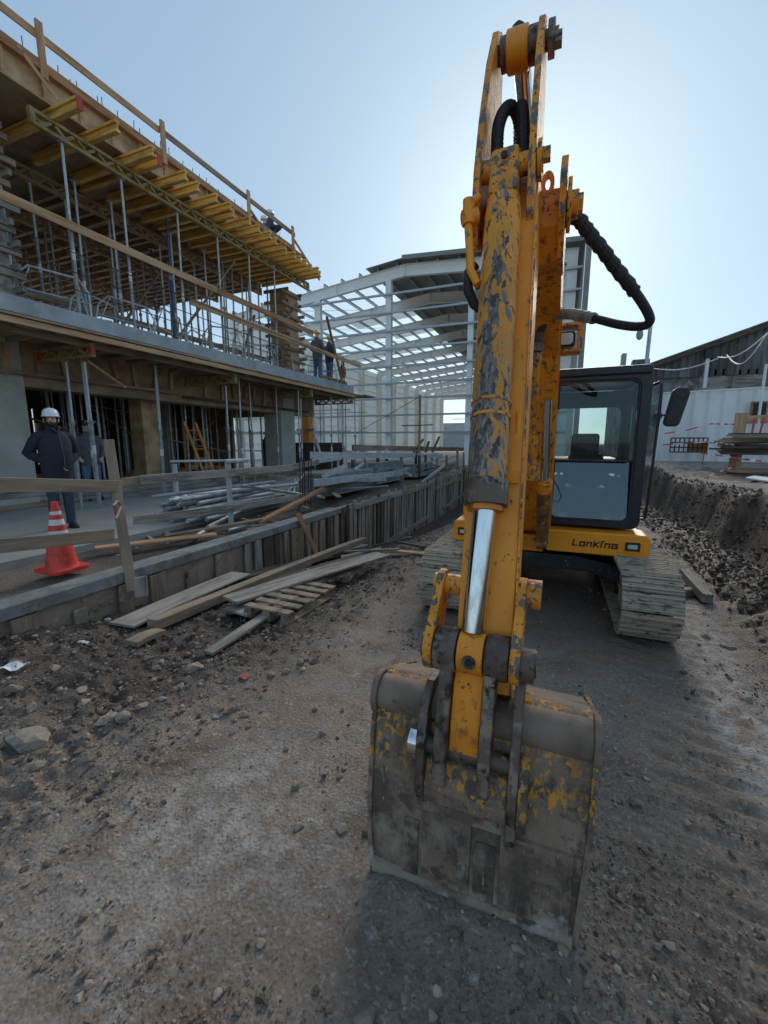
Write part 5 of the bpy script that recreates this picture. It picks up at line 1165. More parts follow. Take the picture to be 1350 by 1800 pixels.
letters(seat, a.x + .04, b.z - .07, 5.795, .022, .022, .012, .006, 'wood_grey', .003)
obj('seat_cushion', MB().bx(sx_ - .22, sx_ + .22, 5.4, 5.9, 1.12, 1.24), 'black', seat, bevel=.03)
for x in (sx_ - .3, sx_ + .3): obj('control_box', MB().bx(x - .05, x + .05, 5.35, 5.75, 1.1, 1.38), 'black', ex, bevel=.01); obj('joystick', MB().tube((x, 5.4, 1.38), (x + .01, 5.37, 1.55), .018, 8), 'black', ex, smooth=True)
# grab rail and mirror
mr_ = thing  # (parts of the excavator)
x = CXR + .06
mirr = obj('mirror_stay', MB().path([(CXR - .01, CY0 + .05, 2.30), (x - .01, CY0 - .01, 2.325), (x + .012, CY0 - .01, 2.30), (x + .012, CY0 - .01, 1.95), (x - .005, CY0 - .01, 1.2), (x - .02, CY0 - .01, .99), (CXR - .02, CY0 + .03, .97)], .0135, 8), 'cabpaint', ex, smooth=True)
m0, m1_ = at(1164, 750, CY0 - .02), at(1213, 682, CY0 - .02)
ly = CY0 - .05
obj('mirror_head', MB().prism([(m0.x, m0.z + .03), (m0.x + .03, m0.z), (m1_.x - .085, m0.z), (m1_.x - .06, m0.z + .02), (m1_.x, m1_.z - .05), (m1_.x - .01, m1_.z), (m0.x + .09, m1_.z + .01), (m0.x + .05, m1_.z - .02)], 'y', ly - .02, ly + .06), 'black', mirr, bevel=.025)
zc = at(1120, 732, CY0).z
mb = MB(); mb.box((x + .005, CY0 - .01, zc), (.06, .05, .045)); mb.tube((x, CY0 - .01, zc), (m0.x + .04, CY0 - .04, zc + .01), .009, 8); obj('mirror_arm', mb, 'black', mirr, smooth=True)
# ---- linkage at the stick foot
def eyebar(p0, p1, r0, r1, x0, x1, name, m, par, bev=.006):
    """flat link in the y-z plane with round ends"""
    (y0, z0), (y1, z1) = p0, p1; a = math.atan2(z1 - z0, y1 - y0); poly = []
    for k in range(9): t = a + R(90 + 180 * k / 8); poly.append((y0 + r0 * math.cos(t), z0 + r0 * math.sin(t)))
    for k in range(9): t = a + R(-90 + 180 * k / 8); poly.append((y1 + r1 * math.cos(t), z1 + r1 * math.sin(t)))
    return obj(name, MB().prism(poly, 'x', x0, x1), m, par, bevel=bev)
py, pz = 1.50, .965
eyebar((py, pz), (1.66, 1.17), .085, .06, -.435, -.400, 'side_link', 'orange_edge', ex); eyebar((py, pz), (1.66, 1.17), .085, .06, -.118, -.083, 'side_link', 'orange_edge', ex)
for xa, xb in ((-.396, -.312), (-.205, -.122)): obj('link_boss', MB().tube((xa, py, pz), (xb, py, pz), .083, 26), 'steelworn', ex, smooth=True, bevel=.006)
obj('rod_eye', MB().tube((-.306, py, pz), (-.211, py, pz), .078, 26), 'orangedirty', ex, smooth=True, bevel=.004)
mb = MB(); mb.tube((-.258, py - .084, pz - .0), (-.258, py - .07, pz), .026, 16); obj('grease_boss', mb, 'steelworn', ex, smooth=True)
obj('grease_hole', MB().tube((-.258, py - .088, pz), (-.258, py - .0841, pz), .013, 12), 'black', ex)
mb = MB(); mb.tube((-.45, py, pz), (-.03, py, pz), .048, 16); mb.tube((-.082, py, pz - .01), (-.035, py, pz - .01), .062, 10); mb.tube((-.034, py, pz - .03), (-.028, py, pz - .03), .02, 6); obj('link_pin', mb, 'steelworn', ex, smooth=True)
mb = MB(); mb.tube((-.45, 1.66, 1.17), (-.03, 1.66, 1.17), .042, 16); mb.tube((-.082, 1.66, 1.17), (-.03, 1.66, 1.17), .058, 12); mb.tube((-.07, 1.62, 1.21), (-.055, 1.62, 1.21), .02, 6); obj('upper_link_pin', mb, 'orange_edge', ex, smooth=True)
# power link down to the bucket
pl_ = obj('power_link', MB().prism([(1.50, .93), (1.44, .86), (1.40, .70), (1.39, .615), (1.44, .57), (1.5, .62), (1.58, .9)], 'x', -.315, -.205), 'orangedirty', ex, bevel=.006)
for x0, x1 in ((-.366, -.318), (-.202, -.160)): obj('link_cheek', MB().prism([(1.53, .97), (1.43, .93), (1.345, .60), (1.34, .50), (1.42, .43), (1.56, .6), (1.6, .9)], 'x', x0, x1), 'steelworn', pl_, bevel=.006)
# bucket
BX0, BX1 = -.635, .175
bprof = [(1.60, .775), (1.54, .775), (1.495, .74), (1.475, .68), (1.455, .64), (1.445, .60), (1.415, .47), (1.385, .36), (1.362, .25), (1.352, .14), (1.36, .05), (1.385, -.03)]
inn = [(y + .022, z - .004) for y, z in bprof]
nB = 14
def shell(prof, inn, x0, x1, sag=0):
    vs = []; fs = []; n = len(prof); xs_ = np.linspace(0, 1, nB + 1)
    for i, t in enumerate(xs_):
        for j, (y, z) in enumerate(prof): k = ss(.6, .0, z) ; X0 = x0 + .028 * k; X1 = x1 - .03 * k; vs.append((X0 + (X1 - X0) * t, y - .012 * math.sin(t * 3.14) * float(k), z + (-.012 * math.sin(t * 9) if j == n - 1 else 0)))
        for j, (y, z) in enumerate(inn): k = ss(.6, .0, z); X0 = x0 + .028 * k; X1 = x1 - .03 * k; vs.append((X0 + (X1 - X0) * t, y - .012 * math.sin(t * 3.14) * float(k), z))
    m = 2 * n
    for i in range(nB):
        for j in range(n - 1):
            a = i * m + j; fs.append((a, a + 1, a + m + 1, a + m)); a = i * m + n + j; fs.append((a + 1, a, a + m, a + m + 1))
        fs.append((i * m + n - 1, i * m + 2 * n - 1, (i + 1) * m + 2 * n - 1, (i + 1) * m + n - 1)); fs.append((i * m, (i + 1) * m, (i + 1) * m + n, i * m + n))
    for i in (0, nB):
        for j in range(n - 1): a = i * m + j; fs.append((a, a + 1, a + n + 1, a + n))
    return MB().add(vs, fs)
bk = obj('bucket', shell(bprof, inn, BX0, BX1), 'bucket', ex, smooth=True, bevel=.003)
obj('back_plate', MB().prism([(1.60, .775), (1.62, .775), (1.98, .60), (1.97, .58), (1.60, .752)], 'x', BX0 + .01, BX1 - .01), 'bucket_plain', bk)
obj('top_tube', MB().tube((BX0 + .005, 1.525, .705), (BX1 - .005, 1.525, .705), .074, 26), 'bucket_plain', bk, smooth=True)
side = [(y, z) for y, z in bprof] + [(1.46, -.03), (1.62, .18), (1.80, .40), (2.0, .60), (1.97, .62)]
def sidepoly(x0, x1, flip):
    n = len(side); vs = []
    for x in (x0, x1):
        for y, z in side: k = float(ss(.6, 0, z)); vs.append((x + (.028 if not flip else -.03) * k, y - .012, z + .002))
    return MB().add(vs, [tuple(range(n)), tuple(range(2 * n - 1, n - 1, -1))] + [(i, i + n, (i + 1) % n + n, (i + 1) % n) for i in range(n)])
obj('side_plate', sidepoly(BX0 - .016, BX0 + .004, False), 'bucket', bk, bevel=.003); obj('side_plate', sidepoly(BX1 - .004, BX1 + .016, True), 'bucket', bk, bevel=.003)
# end collars of the tube
for x in (BX0 - .022, BX1 - .004): obj('end_collar', MB().tube((x, 1.525, .705), (x + .026, 1.525, .705), .09, 24), 'bucket_plain', bk, smooth=True, bevel=.004)
# wear strips and lip plate
def strip(x0, x1, z0, z1, t):
    pts = [(y, z) for y, z in bprof if z0 <= z <= z1]
    pts = [(np.interp(z1, [q[1] for q in bprof[::-1]], [q[0] for q in bprof[::-1]]), z1)] + pts + [(np.interp(z0, [q[1] for q in bprof[::-1]], [q[0] for q in bprof[::-1]]), z0)]
    poly = [(y - t - .012, z) for y, z in pts] + [(y + .004, z) for y, z in reversed(pts)]
    return MB().prism(poly, 'x', x0, x1)
for x0, x1, z1, t in ((-.475, -.415, .30, .003), (-.40, -.215, .40, .006), (-.20, -.125, .30, .002), (-.11, .13, .36, .005)):
    obj('wear_plate', strip(x0, x1, .0, z1, t), 'bucket', bk, bevel=.003)
lip = MB(); vs = []; fs = []; nl = 40; rl = random.Random(8)
for i in range(nl + 1):
    x = BX0 + .03 + (BX1 - BX0 - .062) * i / nl; j = .012 * float(fbm(x * 6, x * 0 + 1, 3)) + rl.uniform(-.003, .003); q = .02 * float(fbm(x * 4 + 9, x * 0, 3))
    for y, z in ((1.337, .070 + q), (1.334, .02), (1.352 + j, -.012 + j * 2), (1.385, -.03), (1.39, .07)): vs.append((x, y, z))
for i in range(nl):
    for k in range(5): fs.append((i * 5 + k, i * 5 + (k + 1) % 5, i * 5 + 5 + (k + 1) % 5, i * 5 + 5 + k))
fs += [(0, 1, 2, 3, 4), tuple(nl * 5 + k for k in (4, 3, 2, 1, 0))]
obj('cutting_edge', lip.add(vs, fs), 'bucket', bk)
# ears on the bucket
ear = [(1.60, .80), (1.50, .82), (1.41, .76), (1.36, .64), (1.345, .52), (1.35, .44), (1.39, .36), (1.46, .45), (1.56, .6)]
obj('bucket_ear', MB().prism(ear, 'x', -.435, -.40), 'steelworn', bk, bevel=.006)
obj('bucket_ear', MB().prism([(1.60, .90), (1.50, .93), (1.43, .86), (1.37, .66), (1.335, .50), (1.345, .34), (1.375, .26), (1.46, .45), (1.56, .6)], 'x', -.095, -.062), 'steelworn', bk, bevel=.006)
obj('ear_pad', MB().prism([(1.42, .66), (1.345, .56), (1.325, .46), (1.34, .41), (1.42, .45)], 'x', -.061, -.028), 'bucket', bk, bevel=.008)
obj('center_plate', strip(-.40, -.095, .36, .52, .012), 'steelworn', bk, bevel=.004)
mb = MB(); mb.tube((-.47, 1.42, .60), (-.436, 1.42, .60), .052, 18); obj('bucket_pin', mb, 'chrome', bk, smooth=True)
obj('ear_web', MB().prism([(1.43, .57), (1.385, .56), (1.355, .46), (1.36, .40), (1.46, .45)], 'x', -.40, -.095), 'bucket', bk, bevel=.006)
mb = MB(); mb.tube((-.47, 1.42, .60), (-.03, 1.42, .60), .034, 14); obj('bucket_shaft', mb, 'steelworn', bk, smooth=True)
mb = MB(); mb.tube((-.06, 1.47, .85), (-.035, 1.47, .85), .022, 6); obj('bolt', mb, 'plastic_y', bk)
# ================================================================= PEOPLE
def skinmesh(verts, edges, rad, name, m, parent):
    me = bpy.data.meshes.new(name); me.from_pydata(verts, edges, []); o = bpy.data.objects.new(name, me); COL.objects.link(o)
    md = o.modifiers.new('skin', 'SKIN'); md.use_smooth_shade = True
    for i, r in enumerate(rad): me.skin_vertices[0].data[i].radius = r if isinstance(r, tuple) else (r, r)
    me.skin_vertices[0].data[0].use_root = True
    sb = o.modifiers.new('sub', 'SUBSURF'); sb.levels = 1; sb.render_levels = 1
    dg = bpy.context.evaluated_depsgraph_get(); ev = o.evaluated_get(dg); nm = bpy.data.meshes.new_from_object(ev)
    o.modifiers.clear(); old = o.data; o.data = nm; bpy.data.meshes.remove(old); nm.materials.clear(); nm.materials.append(MT[m]); nm.shade_smooth()
    o.parent = parent; return o
def person(label, loc, rz, top, legs, hat, arms, bulk=1.0, beard=False, group='people on the site', gap=.11, lean=0, turn=0):
    """faces its own -Y; arms = [(elbow, wrist)] for left (x>0) and right (x<0)"""
    t = thing('person', label, 'person', loc, group, rz)
    V = []; E = []; Rr = []
    def HR(p): c_, s_ = math.cos(turn), math.sin(turn); yy = p[1] - lean; return (p[0] * c_ - yy * s_, lean + p[0] * s_ + yy * c_, p[2])
    def headobj(name, mb, m, par, **k): mb.v = [HR(v) for v in mb.v]; return obj(name, mb, m, par, **k)
    def a(p, r, prev=None):
        V.append(p); Rr.append(r)
        if prev is not None: E.append((prev, len(V) - 1))
        return len(V) - 1
    pel = a((0, 0, .95), (.14, .10)); ch = a((0, lean * .5, 1.32), (.15, .1), a((0, lean * .2, 1.12), (.13, .095), pel)); nb = a((0, lean, 1.50), .06, ch); nk = a((0, lean - .01, 1.56), .052, nb)
    h1 = a((0, lean - .025, 1.615), (.062, .07), nk); h2 = a((0, lean - .015, 1.68), (.078, .092), h1); a((0, lean, 1.745), (.07, .08), h2)
    a((0, lean - .118, 1.655), .014, h2)
    for i in range(nk, len(V)): V[i] = HR(V[i])
    hands = []
    for s, (el, wr) in zip((1, -1), arms):
        sh = a((.19 * s, lean * .8, 1.44), .055, ch); e = a(el, .042, sh); w_ = a(wr, .028, e); d = (Vector(wr) - Vector(el)).normalized(); hp = Vector(wr) + d * .06
        pm = a(tuple(hp), (.036, .018), w_); u = d.cross(Vector((0, 1, 0))).normalized() if abs(d.y) < .9 else Vector((1, 0, 0))
        for k, L in enumerate((.06, .07, .065, .05)):
            b0 = hp + u * (k - 1.5) * .02 + d * .035; f1 = a(tuple(b0), .009, pm); a(tuple(b0 + d * L * .6 + Vector((0, -.015, 0))), .008, f1)
        th = a(tuple(hp - u * .035 - d * .01), .011, pm); a(tuple(hp - u * .05 + d * .03), .009, th)
    for s in (1, -1):
        hj = a((.09 * s, 0, .88), .085, pel); kn = a((gap * s, -.01, .48), .055, hj); an = a((gap * s * 1.1, .02, .09), .038, kn); a((gap * s * 1.15, -.1, .04), .035, an)
    skinmesh(V, E, Rr, 'body', 'skin', t)
    # clothes
    b = bulk
    mb = MB(); y = lean
    mb.loft([(0, 0, .80, .185 * b, .135 * b), (0, 0, .86, .195 * b, .15 * b), (0, y * .2, 1.0, .20 * b, .16 * b), (0, y * .4 - .012 * b, 1.12, .205 * b, .165 * b), (0, y * .6 - .01, 1.25, .215 * b, .15 * b), (0, y * .8, 1.38, .225 * b, .13 * b), (0, y * .9, 1.44, .19 * b, .115 * b), (0, y, 1.50, .11 * b, .09 * b), (0, y, 1.53, .088, .082), (0, y - .005, 1.575, .085, .085), (0, y - .005, 1.58, .075, .075)], 20)
    for s, (el, wr) in zip((1, -1), arms):
        S = Vector((.19 * s * b, y * .85, 1.43)); el2 = Vector(el); w2 = Vector(wr)
        mb.path([S - Vector((.10 * s, 0, -.02)), S + Vector((.0, 0, -.015)), S.lerp(el2, .3), S.lerp(el2, .7), el2, el2.lerp(w2, .15), el2.lerp(w2, .6), w2], [.055 * b, .080 * b, .080 * b, .072 * b, .070 * b, .066 * b, .058 * b, .045], 12)
    obj('jacket', mb, top, t, smooth=True, off=False)
    mb = MB(); mb.loft([(0, 0, .78, .165, .125), (0, 0, .86, .175, .13), (0, 0, .95, .165, .12)], 18)
    for s in (1, -1):
        mb.path([(.085 * s, 0, .88), (.093 * s, -.003, .78), (.1 * s, -.008, .62), (gap * s, -.012, .48), (gap * s * 1.05, .0, .36), (gap * s * 1.1, .01, .14), (gap * s * 1.1, .008, .075)], [.098, .1, .088, .072, .07, .062, .068], 14)
    obj('trousers', mb, legs, t, smooth=True, off=False)
    mb = MB()
    for s in (1, -1):
        x = gap * s * 1.13; mb.loft([(x, -.045, 0, .05, .14), (x, -.045, .03, .052, .142), (x, -.035, .06, .047, .12), (x, .0, .09, .044, .07), (x, .01, .14, .045, .05)], 14)
    obj('boot', mb, 'black', t, smooth=True, off=False)
    H = Vector((0, lean - .01, 1.70))
    mb = MB(); mb.loft([(H.x, H.y - .012, H.z + .012, .116, .142), (H.x, H.y - .012, H.z + .019, .118, .145), (H.x, H.y, H.z + .023, .106, .126), (H.x, H.y, H.z + .07, .103, .122), (H.x, H.y, H.z + .112, .084, .10), (H.x, H.y, H.z + .138, .048, .058), (H.x, H.y, H.z + .145, .01, .012)], 20)
    hm = headobj('hard_hat', mb, hat, t, smooth=True, off=False)
    headobj('hat_ridge', MB().path([(H.x, H.y - .12, H.z + .045), (H.x, H.y - .07, H.z + .12), (H.x, H.y, H.z + .138), (H.x, H.y + .07, H.z + .12), (H.x, H.y + .12, H.z + .045)], .012, 8), hat, hm, smooth=True, off=False)
    if beard:
        mb = MB(); y = lean
        mb.loft([(0, y - .055, 1.55, .03, .03), (0, y - .052, 1.575, .053, .060), (0, y - .042, 1.60, .066, .072), (0, y - .024, 1.622, .071, .070), (0, y + .004, 1.66, .079, .055)], 16); headobj('beard', mb, 'beard', t, smooth=True, off=False)
        mb = MB().loft([(0, y + .01, 1.64, .079, .08), (0, y + .01, 1.71, .09, .097)], 14); headobj('hair', mb, 'beard', t, smooth=True, off=False)
        mb = MB()
        for s in (1, -1): mb.loft([(.031 * s, y - .094, 1.672, .012, .004), (.031 * s, y - .098, 1.676, .014, .005), (.031 * s, y - .094, 1.681, .012, .004)], 8); mb.bx(.031 * s - .017, .031 * s + .017, y - .104, y - .094, 1.689, 1.694)
        headobj('eye', mb, 'beard', t, off=False)
        mb = MB()
        for s in (1, -1): mb.loft([(.083 * s, y + .0, 1.63, .006, .012), (.09 * s, y, 1.66, .012, .02), (.088 * s, y, 1.69, .008, .015)], 8)
        headobj('ear', mb, 'skin', t, smooth=True, off=False)
        headobj('mouth', MB().bx(-.02, .02, y - .122, y - .105, 1.628, 1.640), 'beard', t, off=False)
        obj('zip', MB().path([(.02, y - .137 * bulk, 1.47), (.03, y - .165 * bulk, 1.3), (.035, y - .182 * bulk, 1.12), (.035, y - .163 * bulk, .9)], .004, 6), 'grey_cloth', t, off=False)
        obj('collar', MB().path([(-.07, y - .05, 1.57), (-.045, y - .10, 1.53), (.0, y - .125, 1.48), (.045, y - .10, 1.53), (.07, y - .05, 1.57)], .022, 8), top, t, smooth=True, off=False)
    return t
def atx(px, py, x):
    r = FW * FPX + RT * (px - 675) + UP * (900 - py); t = x / r.x; return Vector((0, 0, EYE)) + r * t
def atz(px, py, z):
    r = FW * FPX + RT * (px - 675) + UP * (900 - py); t = (z - EYE) / r.z; return Vector((0, 0, EYE)) + r * t
pockets = [((.30, .06, 1.17), (.12, -.08, 1.0)), ((-.31, .10, 1.17), (-.12, -.06, 1.02))]
pm_ = person('bearded man in a white hard hat and black jacket, hands in his pockets', (-7.12, 4.08, .42), R(82), 'jacket', 'jeans', 'hat_white', pockets, 1.03, True, gap=.10, turn=R(-28))
q = atx(558, 640, -8.7); person('worker in a yellow helmet and grey shirt, left one on the slab edge', (-8.7, q.y, 4.072), R(170), 'grey_cloth', 'jeans_light', 'hat_yellow', [((.3, .0, 1.2), (.22, -.2, 1.1)), ((-.3, .02, 1.2), (-.22, -.2, 1.1))], 1.0)
q = atx(579, 640, -8.7); person('worker in a yellow helmet and black top, right one on the slab edge', (-8.7, q.y, 4.072), R(150), 'navy_cloth', 'jeans_light', 'hat_yellow', [((.3, .0, 1.2), (.12, -.22, 1.15)), ((-.3, .02, 1.2), (-.1, -.22, 1.15))], 1.0)
q = atx(474, 385, -9.2); person('person in a white helmet and dark coat raising a phone on the deck', (-9.2, q.y, DZ - .05), R(140), 'navy_cloth', 'navy_cloth', 'hat_white', [((.3, -.15, 1.3), (.16, -.4, 1.45)), ((-.3, .02, 1.2), (-.15, -.35, 1.35))], 1.05)
q = atx(464, 385, -9.6); person('person in a white helmet half hidden behind the one raising a phone', (-9.6, q.y, DZ - .05), R(150), 'grey_cloth', 'navy_cloth', 'hat_white', [((.3, .0, 1.2), (.2, -.2, 1.05)), ((-.3, .02, 1.2), (-.2, -.2, 1.05))], 1.0)
q = atz(467, 828, .43); person('worker in a yellow helmet and dark clothes bending at the props on the ground floor', (q.x, q.y, .42), R(100), 'jacket', 'navy_cloth', 'hat_yellow', [((.28, -.15, 1.25), (.1, -.4, 1.3)), ((-.28, -.12, 1.2), (-.1, -.38, 1.25))], 1.0, lean=-.08)
person('person in grey clothes standing in shadow behind the front pair of props', (-10.0, 6.45, .42), R(70), 'grey_cloth', 'jeans_light', 'black', [((.3, .0, 1.2), (.22, -.1, 1.0)), ((-.3, .02, 1.2), (-.22, -.1, 1.0))], 1.0)

# ---- phone, satchel on the far slab edge post
q = atx(602, 652, -8.35)
bag = thing('tool_bag', 'reddish tool bag hanging from a stake at the far slab edge', 'bag', (-8.35, q.y, 4.6))
obj('pouch', MB().loft([(-8.35, q.y, 4.35, .12, .08), (-8.35, q.y, 4.5, .17, .1), (-8.35, q.y, 4.75, .13, .09), (-8.35, q.y, 4.85, .04, .04)], 10), 'rustbrown', bag, smooth=True)
obj('strap', MB().path([(-8.35, q.y - .1, 4.8), (-8.35, q.y, 5.1), (-8.35, q.y + .1, 4.8)], .015, 6), 'black', bag)
pipe('edge_stake', (-8.35, q.y + .13, 4.07), (-8.35, q.y + .13, 5.2), .02, 'rebar', n=6, label='thin stake carrying the tool bag at the slab corner', cat='stake')
lattice('lattice_girder', (-8.45, 14.4, 4.17), (-8.45, 16.3, 4.17), 'lattice beam lying on the slab at the feet of the two workers', 'loose lattice beams', h=.2)

# ================================================================= CONE
cp_ = atz(110, 1000, .40)
cn = thing('traffic_cone', 'tall red traffic cone with white bands on a square foot by the kerb', 'traffic cone', (cp_.x, cp_.y, .38))
x, y, z = cp_.x, cp_.y, .39
obj('foot', MB().prism(rrect(x - .19, x + .19, y - .19, y + .19, .05, 4), 'z', z, z + .045), 'cone', cn, bevel=.012)
obj('cone_body', MB().loft([(x, y, z + .045, .16, .16), (x, y, z + .07, .148, .148), (x, y, z + .10, .142, .142), (x, y, z + .70, .035, .035), (x, y, z + .74, .034, .034), (x, y, z + .745, .02, .02)], 28), 'cone', cn, smooth=True)
def rc(h): return .142 + (.035 - .142) * (h - .10) / .60
for a, b in ((.36, .44), (.50, .56), (.61, .645)): obj('white_band', MB().loft([(x, y, z + a, rc(a) + .002, rc(a) + .002), (x, y, z + b, rc(b) + .002, rc(b) + .002)], 28, False), 'white', cn, smooth=True)

# ================================================================= NEAR FENCES
lf = thing('timber_fence', 'rough timber fence with one leaning post and two boards beside the cone', 'fence', (-4.3, 2.5, .4))
board('post', (-4.04, 2.88, .22), (-4.36, 3.02, 1.78), .095, .035, 'wood_old', lf, up=(.9, -.5, 0))
board('rail', (-4.30, 1.4, 1.47), atx(215, 855, -4.25), .035, .125, 'wood_old', lf); board('rail', (-4.30, 1.4, .95), atx(200, 940, -4.2), .035, .12, 'wood_old', lf)
board('cap', (-4.0, 2.95, .14), (-4.02, 2.97, .35), .13, .05, 'wood_grey', lf, up=(.9, -.5, 0))
T_ = [atx(206, 880, -4.16), atx(200, 888, -4.15), atx(212, 890, -4.15), atx(203, 905, -4.15)]
tt = thing('barrier_tape', 'knot of red and white tape tied to the leaning fence post', 'barrier tape', T_[0], 'red and white barrier tapes')
obj('red_band', MB().bar(T_[1], T_[3], .004, .025, (1, 0, 0)).bar(T_[0], T_[2], .004, .02, (1, 0, 0)), 'tapered', tt); obj('white_band', MB().bar(T_[2] + Vector((.01, 0, 0)), T_[3] + Vector((.01, 0, -.03)), .004, .03, (1, 0, 0)).bar(T_[0], T_[1], .006, .03, (1, 0, 0)), 'tape', tt)
mf = thing('guard_fence', 'galvanized posts with grey timber boards in front of the pipe pile', 'fence', (-5, 6, .4))
board('rail', atx(214, 848, -4.9), atx(252, 843, -4.9), .035, .1, 'wood_old', mf)
board('rail', atx(247, 844, -4.84), atx(515, 822, -4.84), .035, .12, 'wood_grey', mf); board('rail', atx(508, 822, -4.86), atx(560, 812, -4.86), .035, .11, 'wood_grey', mf)
board('rail', atx(235, 915, -4.82), atx(410, 893, -4.82), .035, .11, 'wood_grey', mf); board('rail', atx(408, 893, -4.83), atx(556, 868, -4.83), .035, .11, 'wood_grey', mf)
for px, pyt, pyb in ((405, 812, 932), (310, 815, 893)):
    a = atz(px, pyb, .42); a = Vector((-4.93 if px == 405 else -6.3, 0, .42)); a.y = atx(px, pyb, a.x).y; b = Vector((a.x, a.y, atx(px, pyt, a.x).z))
    mb = MB(); mb.bar(a, b, .06, .006); mb.bar(a + Vector((.03, .03, 0)), b + Vector((.03, .03, 0)), .006, .06); obj('galv_post', mb, 'galv', mf)
a, b = atx(300, 811, -6.2), atx(402, 811, -5.0); obj('top_tube', MB().tube(a, atx(432, 809, -4.95), .022, 10), 'galv', mf, smooth=True)
pipe('sleeve_tube', atx(396, 811, -4.9), atx(435, 809, -4.75), .035, 'galv', mf)
obj('foot_tube', MB().tube(atx(402, 932, -4.7), atx(432, 924, -4.7), .022, 10), 'galv', mf, smooth=True)

# ================================================================= PIPE PILE
rp = random.Random(21)
k = 0
for L_ in range(5):
    for i in range(7 - L_):
        x = -6.35 + i * .15 + L_ * .07; y = 5.25 + rp.uniform(-.25, .2); z = .465 + L_ * .082 + rp.uniform(0, .01); a = rp.uniform(-.10, .10)
        ln = rp.uniform(1.9, 2.6)
        pipe('steel_tube', (x, y, z), (x + math.sin(a) * ln, y + ln, z + rp.uniform(-.02, .03)), .041, rp.choice(['galv_old', 'galv_old', 'galv']), label=f'{ORD[i]} grey tube from the left in layer {["one", "two", "three", "four", "five"][L_]} of the pipe pile', cat='tube', group='steel tubes in the pile'); k += 1
for i, (a, b) in enumerate((((-6.3, 5.0, .85), (-5.2, 6.9, .98)), ((-6.2, 5.3, .8), (-5.0, 7.4, .9)), ((-5.5, 6.3, .95), (-4.9, 8.3, .5)), ((-5.7, 6.4, .92), (-5.1, 8.5, .5)), ((-5.4, 7.2, .5), (-5.9, 9.0, .95)), ((-5.2, 7.5, .5), (-6.3, 9.2, .8)), ((-5.0, 4.9, .45), (-5.5, 6.3, .5)), ((-4.75, 4.4, .42), (-5.3, 5.6, .44)))):
    pipe('steel_tube', a, b, .03, 'galv' if i % 2 else 'galv_old', label=f'{ORD[i]} of the tubes lying askew over the pipe pile', cat='tube', group='tubes lying askew')
# timber and stone by the kerb
board('scrap_board', (-4.6, 5.6, .42), (-4.75, 8.0, .75), .12, .05, 'wood_red', label='brown board slanting up from the kerb past the pale stone', cat='board', group='scrap boards on the platform')
board('scrap_board', (-5.3, 3.35, .45), (-4.55, 4.6, .44), .16, .03, 'wood_new', label='pale board lying flat right of the cone', cat='board', group='scrap boards on the platform')
board('scrap_board', (-5.1, 4.2, .44), (-4.6, 5.7, .47), .1, .03, 'wood_old', label='grey lath on the rubble strip above the kerb', cat='board', group='scrap boards on the platform')
rock(533, 897, .17, 'big pale stone on the platform edge under the boards', flat=.6, seed=44, z0=.42)
for i in range(26):
    x = rp.uniform(-5.5, -4.5); y = rp.uniform(3.2, 7.4); vs, fs = ico(1, i + 300, .6, .3); s_ = rp.uniform(.02, .055); mb = MB(); mb.v = [tuple(v * s_) for v in vs]; mb.f = [tuple(f) for f in fs]
    o = obj('concrete_lump', mb, 'conc_light' if i % 3 else 'rock'); o.location = (x, y, gz(x, y) + s_ * .1); tag(o, 'grey lump of rubble lying on the dirt strip behind the kerb', 'rubble', 'rubble lumps behind the kerb')
for i in range(10):
    x = rp.uniform(-5.5, -4.5); y = rp.uniform(3.4, 7.4); a = rp.uniform(0, 3); L_ = rp.uniform(.25, .7); z = gz(x, y) + .03
    board('wood_splinter', (x, y, z), (x + math.cos(a) * L_, y + math.sin(a) * L_, z + rp.uniform(-.01, .04)), .05, .02, rp.choice(['wood_grey', 'wood_old']), label='small piece of scrap wood lying on the dirt strip behind the kerb', cat='scrap wood', group='wood scraps behind the kerb')

# ================================================================= JUNK ON THE PLATFORM
def chan(p0, p1, label, s_=.1, m='galv'):
    mx, L = frame(p0, p1); mb = MB(); mb.bx(0, L, -.004, .0, -s_ / 2, s_ / 2); mb.bx(0, L, 0.001, .04, s_ / 2 - .005, s_ / 2); mb.bx(0, L, 0.001, .04, -s_ / 2, -s_ / 2 + .005)
    o = obj('steel_channel', mb, m); mx.translation = p0; o.matrix_world = mx; return tag(o, label, 'steel channel', 'loose steel channels')
def V3(*a): return Vector(a)
chan(atx(545, 800, -5.2), atx(778, 801, -5.2), 'long straight bluish channel lying level on top of the junk', .16)
chan(atx(552, 849, -4.7), atx(710, 831, -4.7), 'wide bright channel slanting in front of the stacked frames', .15)
chan(atx(712, 830, -4.65), atx(724, 836, -4.65), 'bent end piece of the wide bright channel', .1)
chan(atx(548, 812, -5.0), atx(600, 805, -5.2), 'short channel joined to the grey fence board', .1)
chan(atx(741, 850, -4.6), atx(782, 818, -4.6), 'diagonal pale channel near the far end of the board wall', .12)
for i, (a, b) in enumerate(((atx(595, 806, -5.6), atx(597, 835, -5.6)), (atx(603, 780, -5.8), atx(613, 800, -5.8)), (atx(664, 810, -6), atx(682, 790, -6)), (atx(640, 800, -5.6), atx(650, 835, -5.6)), (atx(556, 770, -6), atx(566, 805, -6)), (atx(624, 826, -5.2), atx(640, 815, -5.4)))):
    chan(a, b, f'{ORD[i]} short offcut of channel sticking out of the junk, counted from the left', .07)
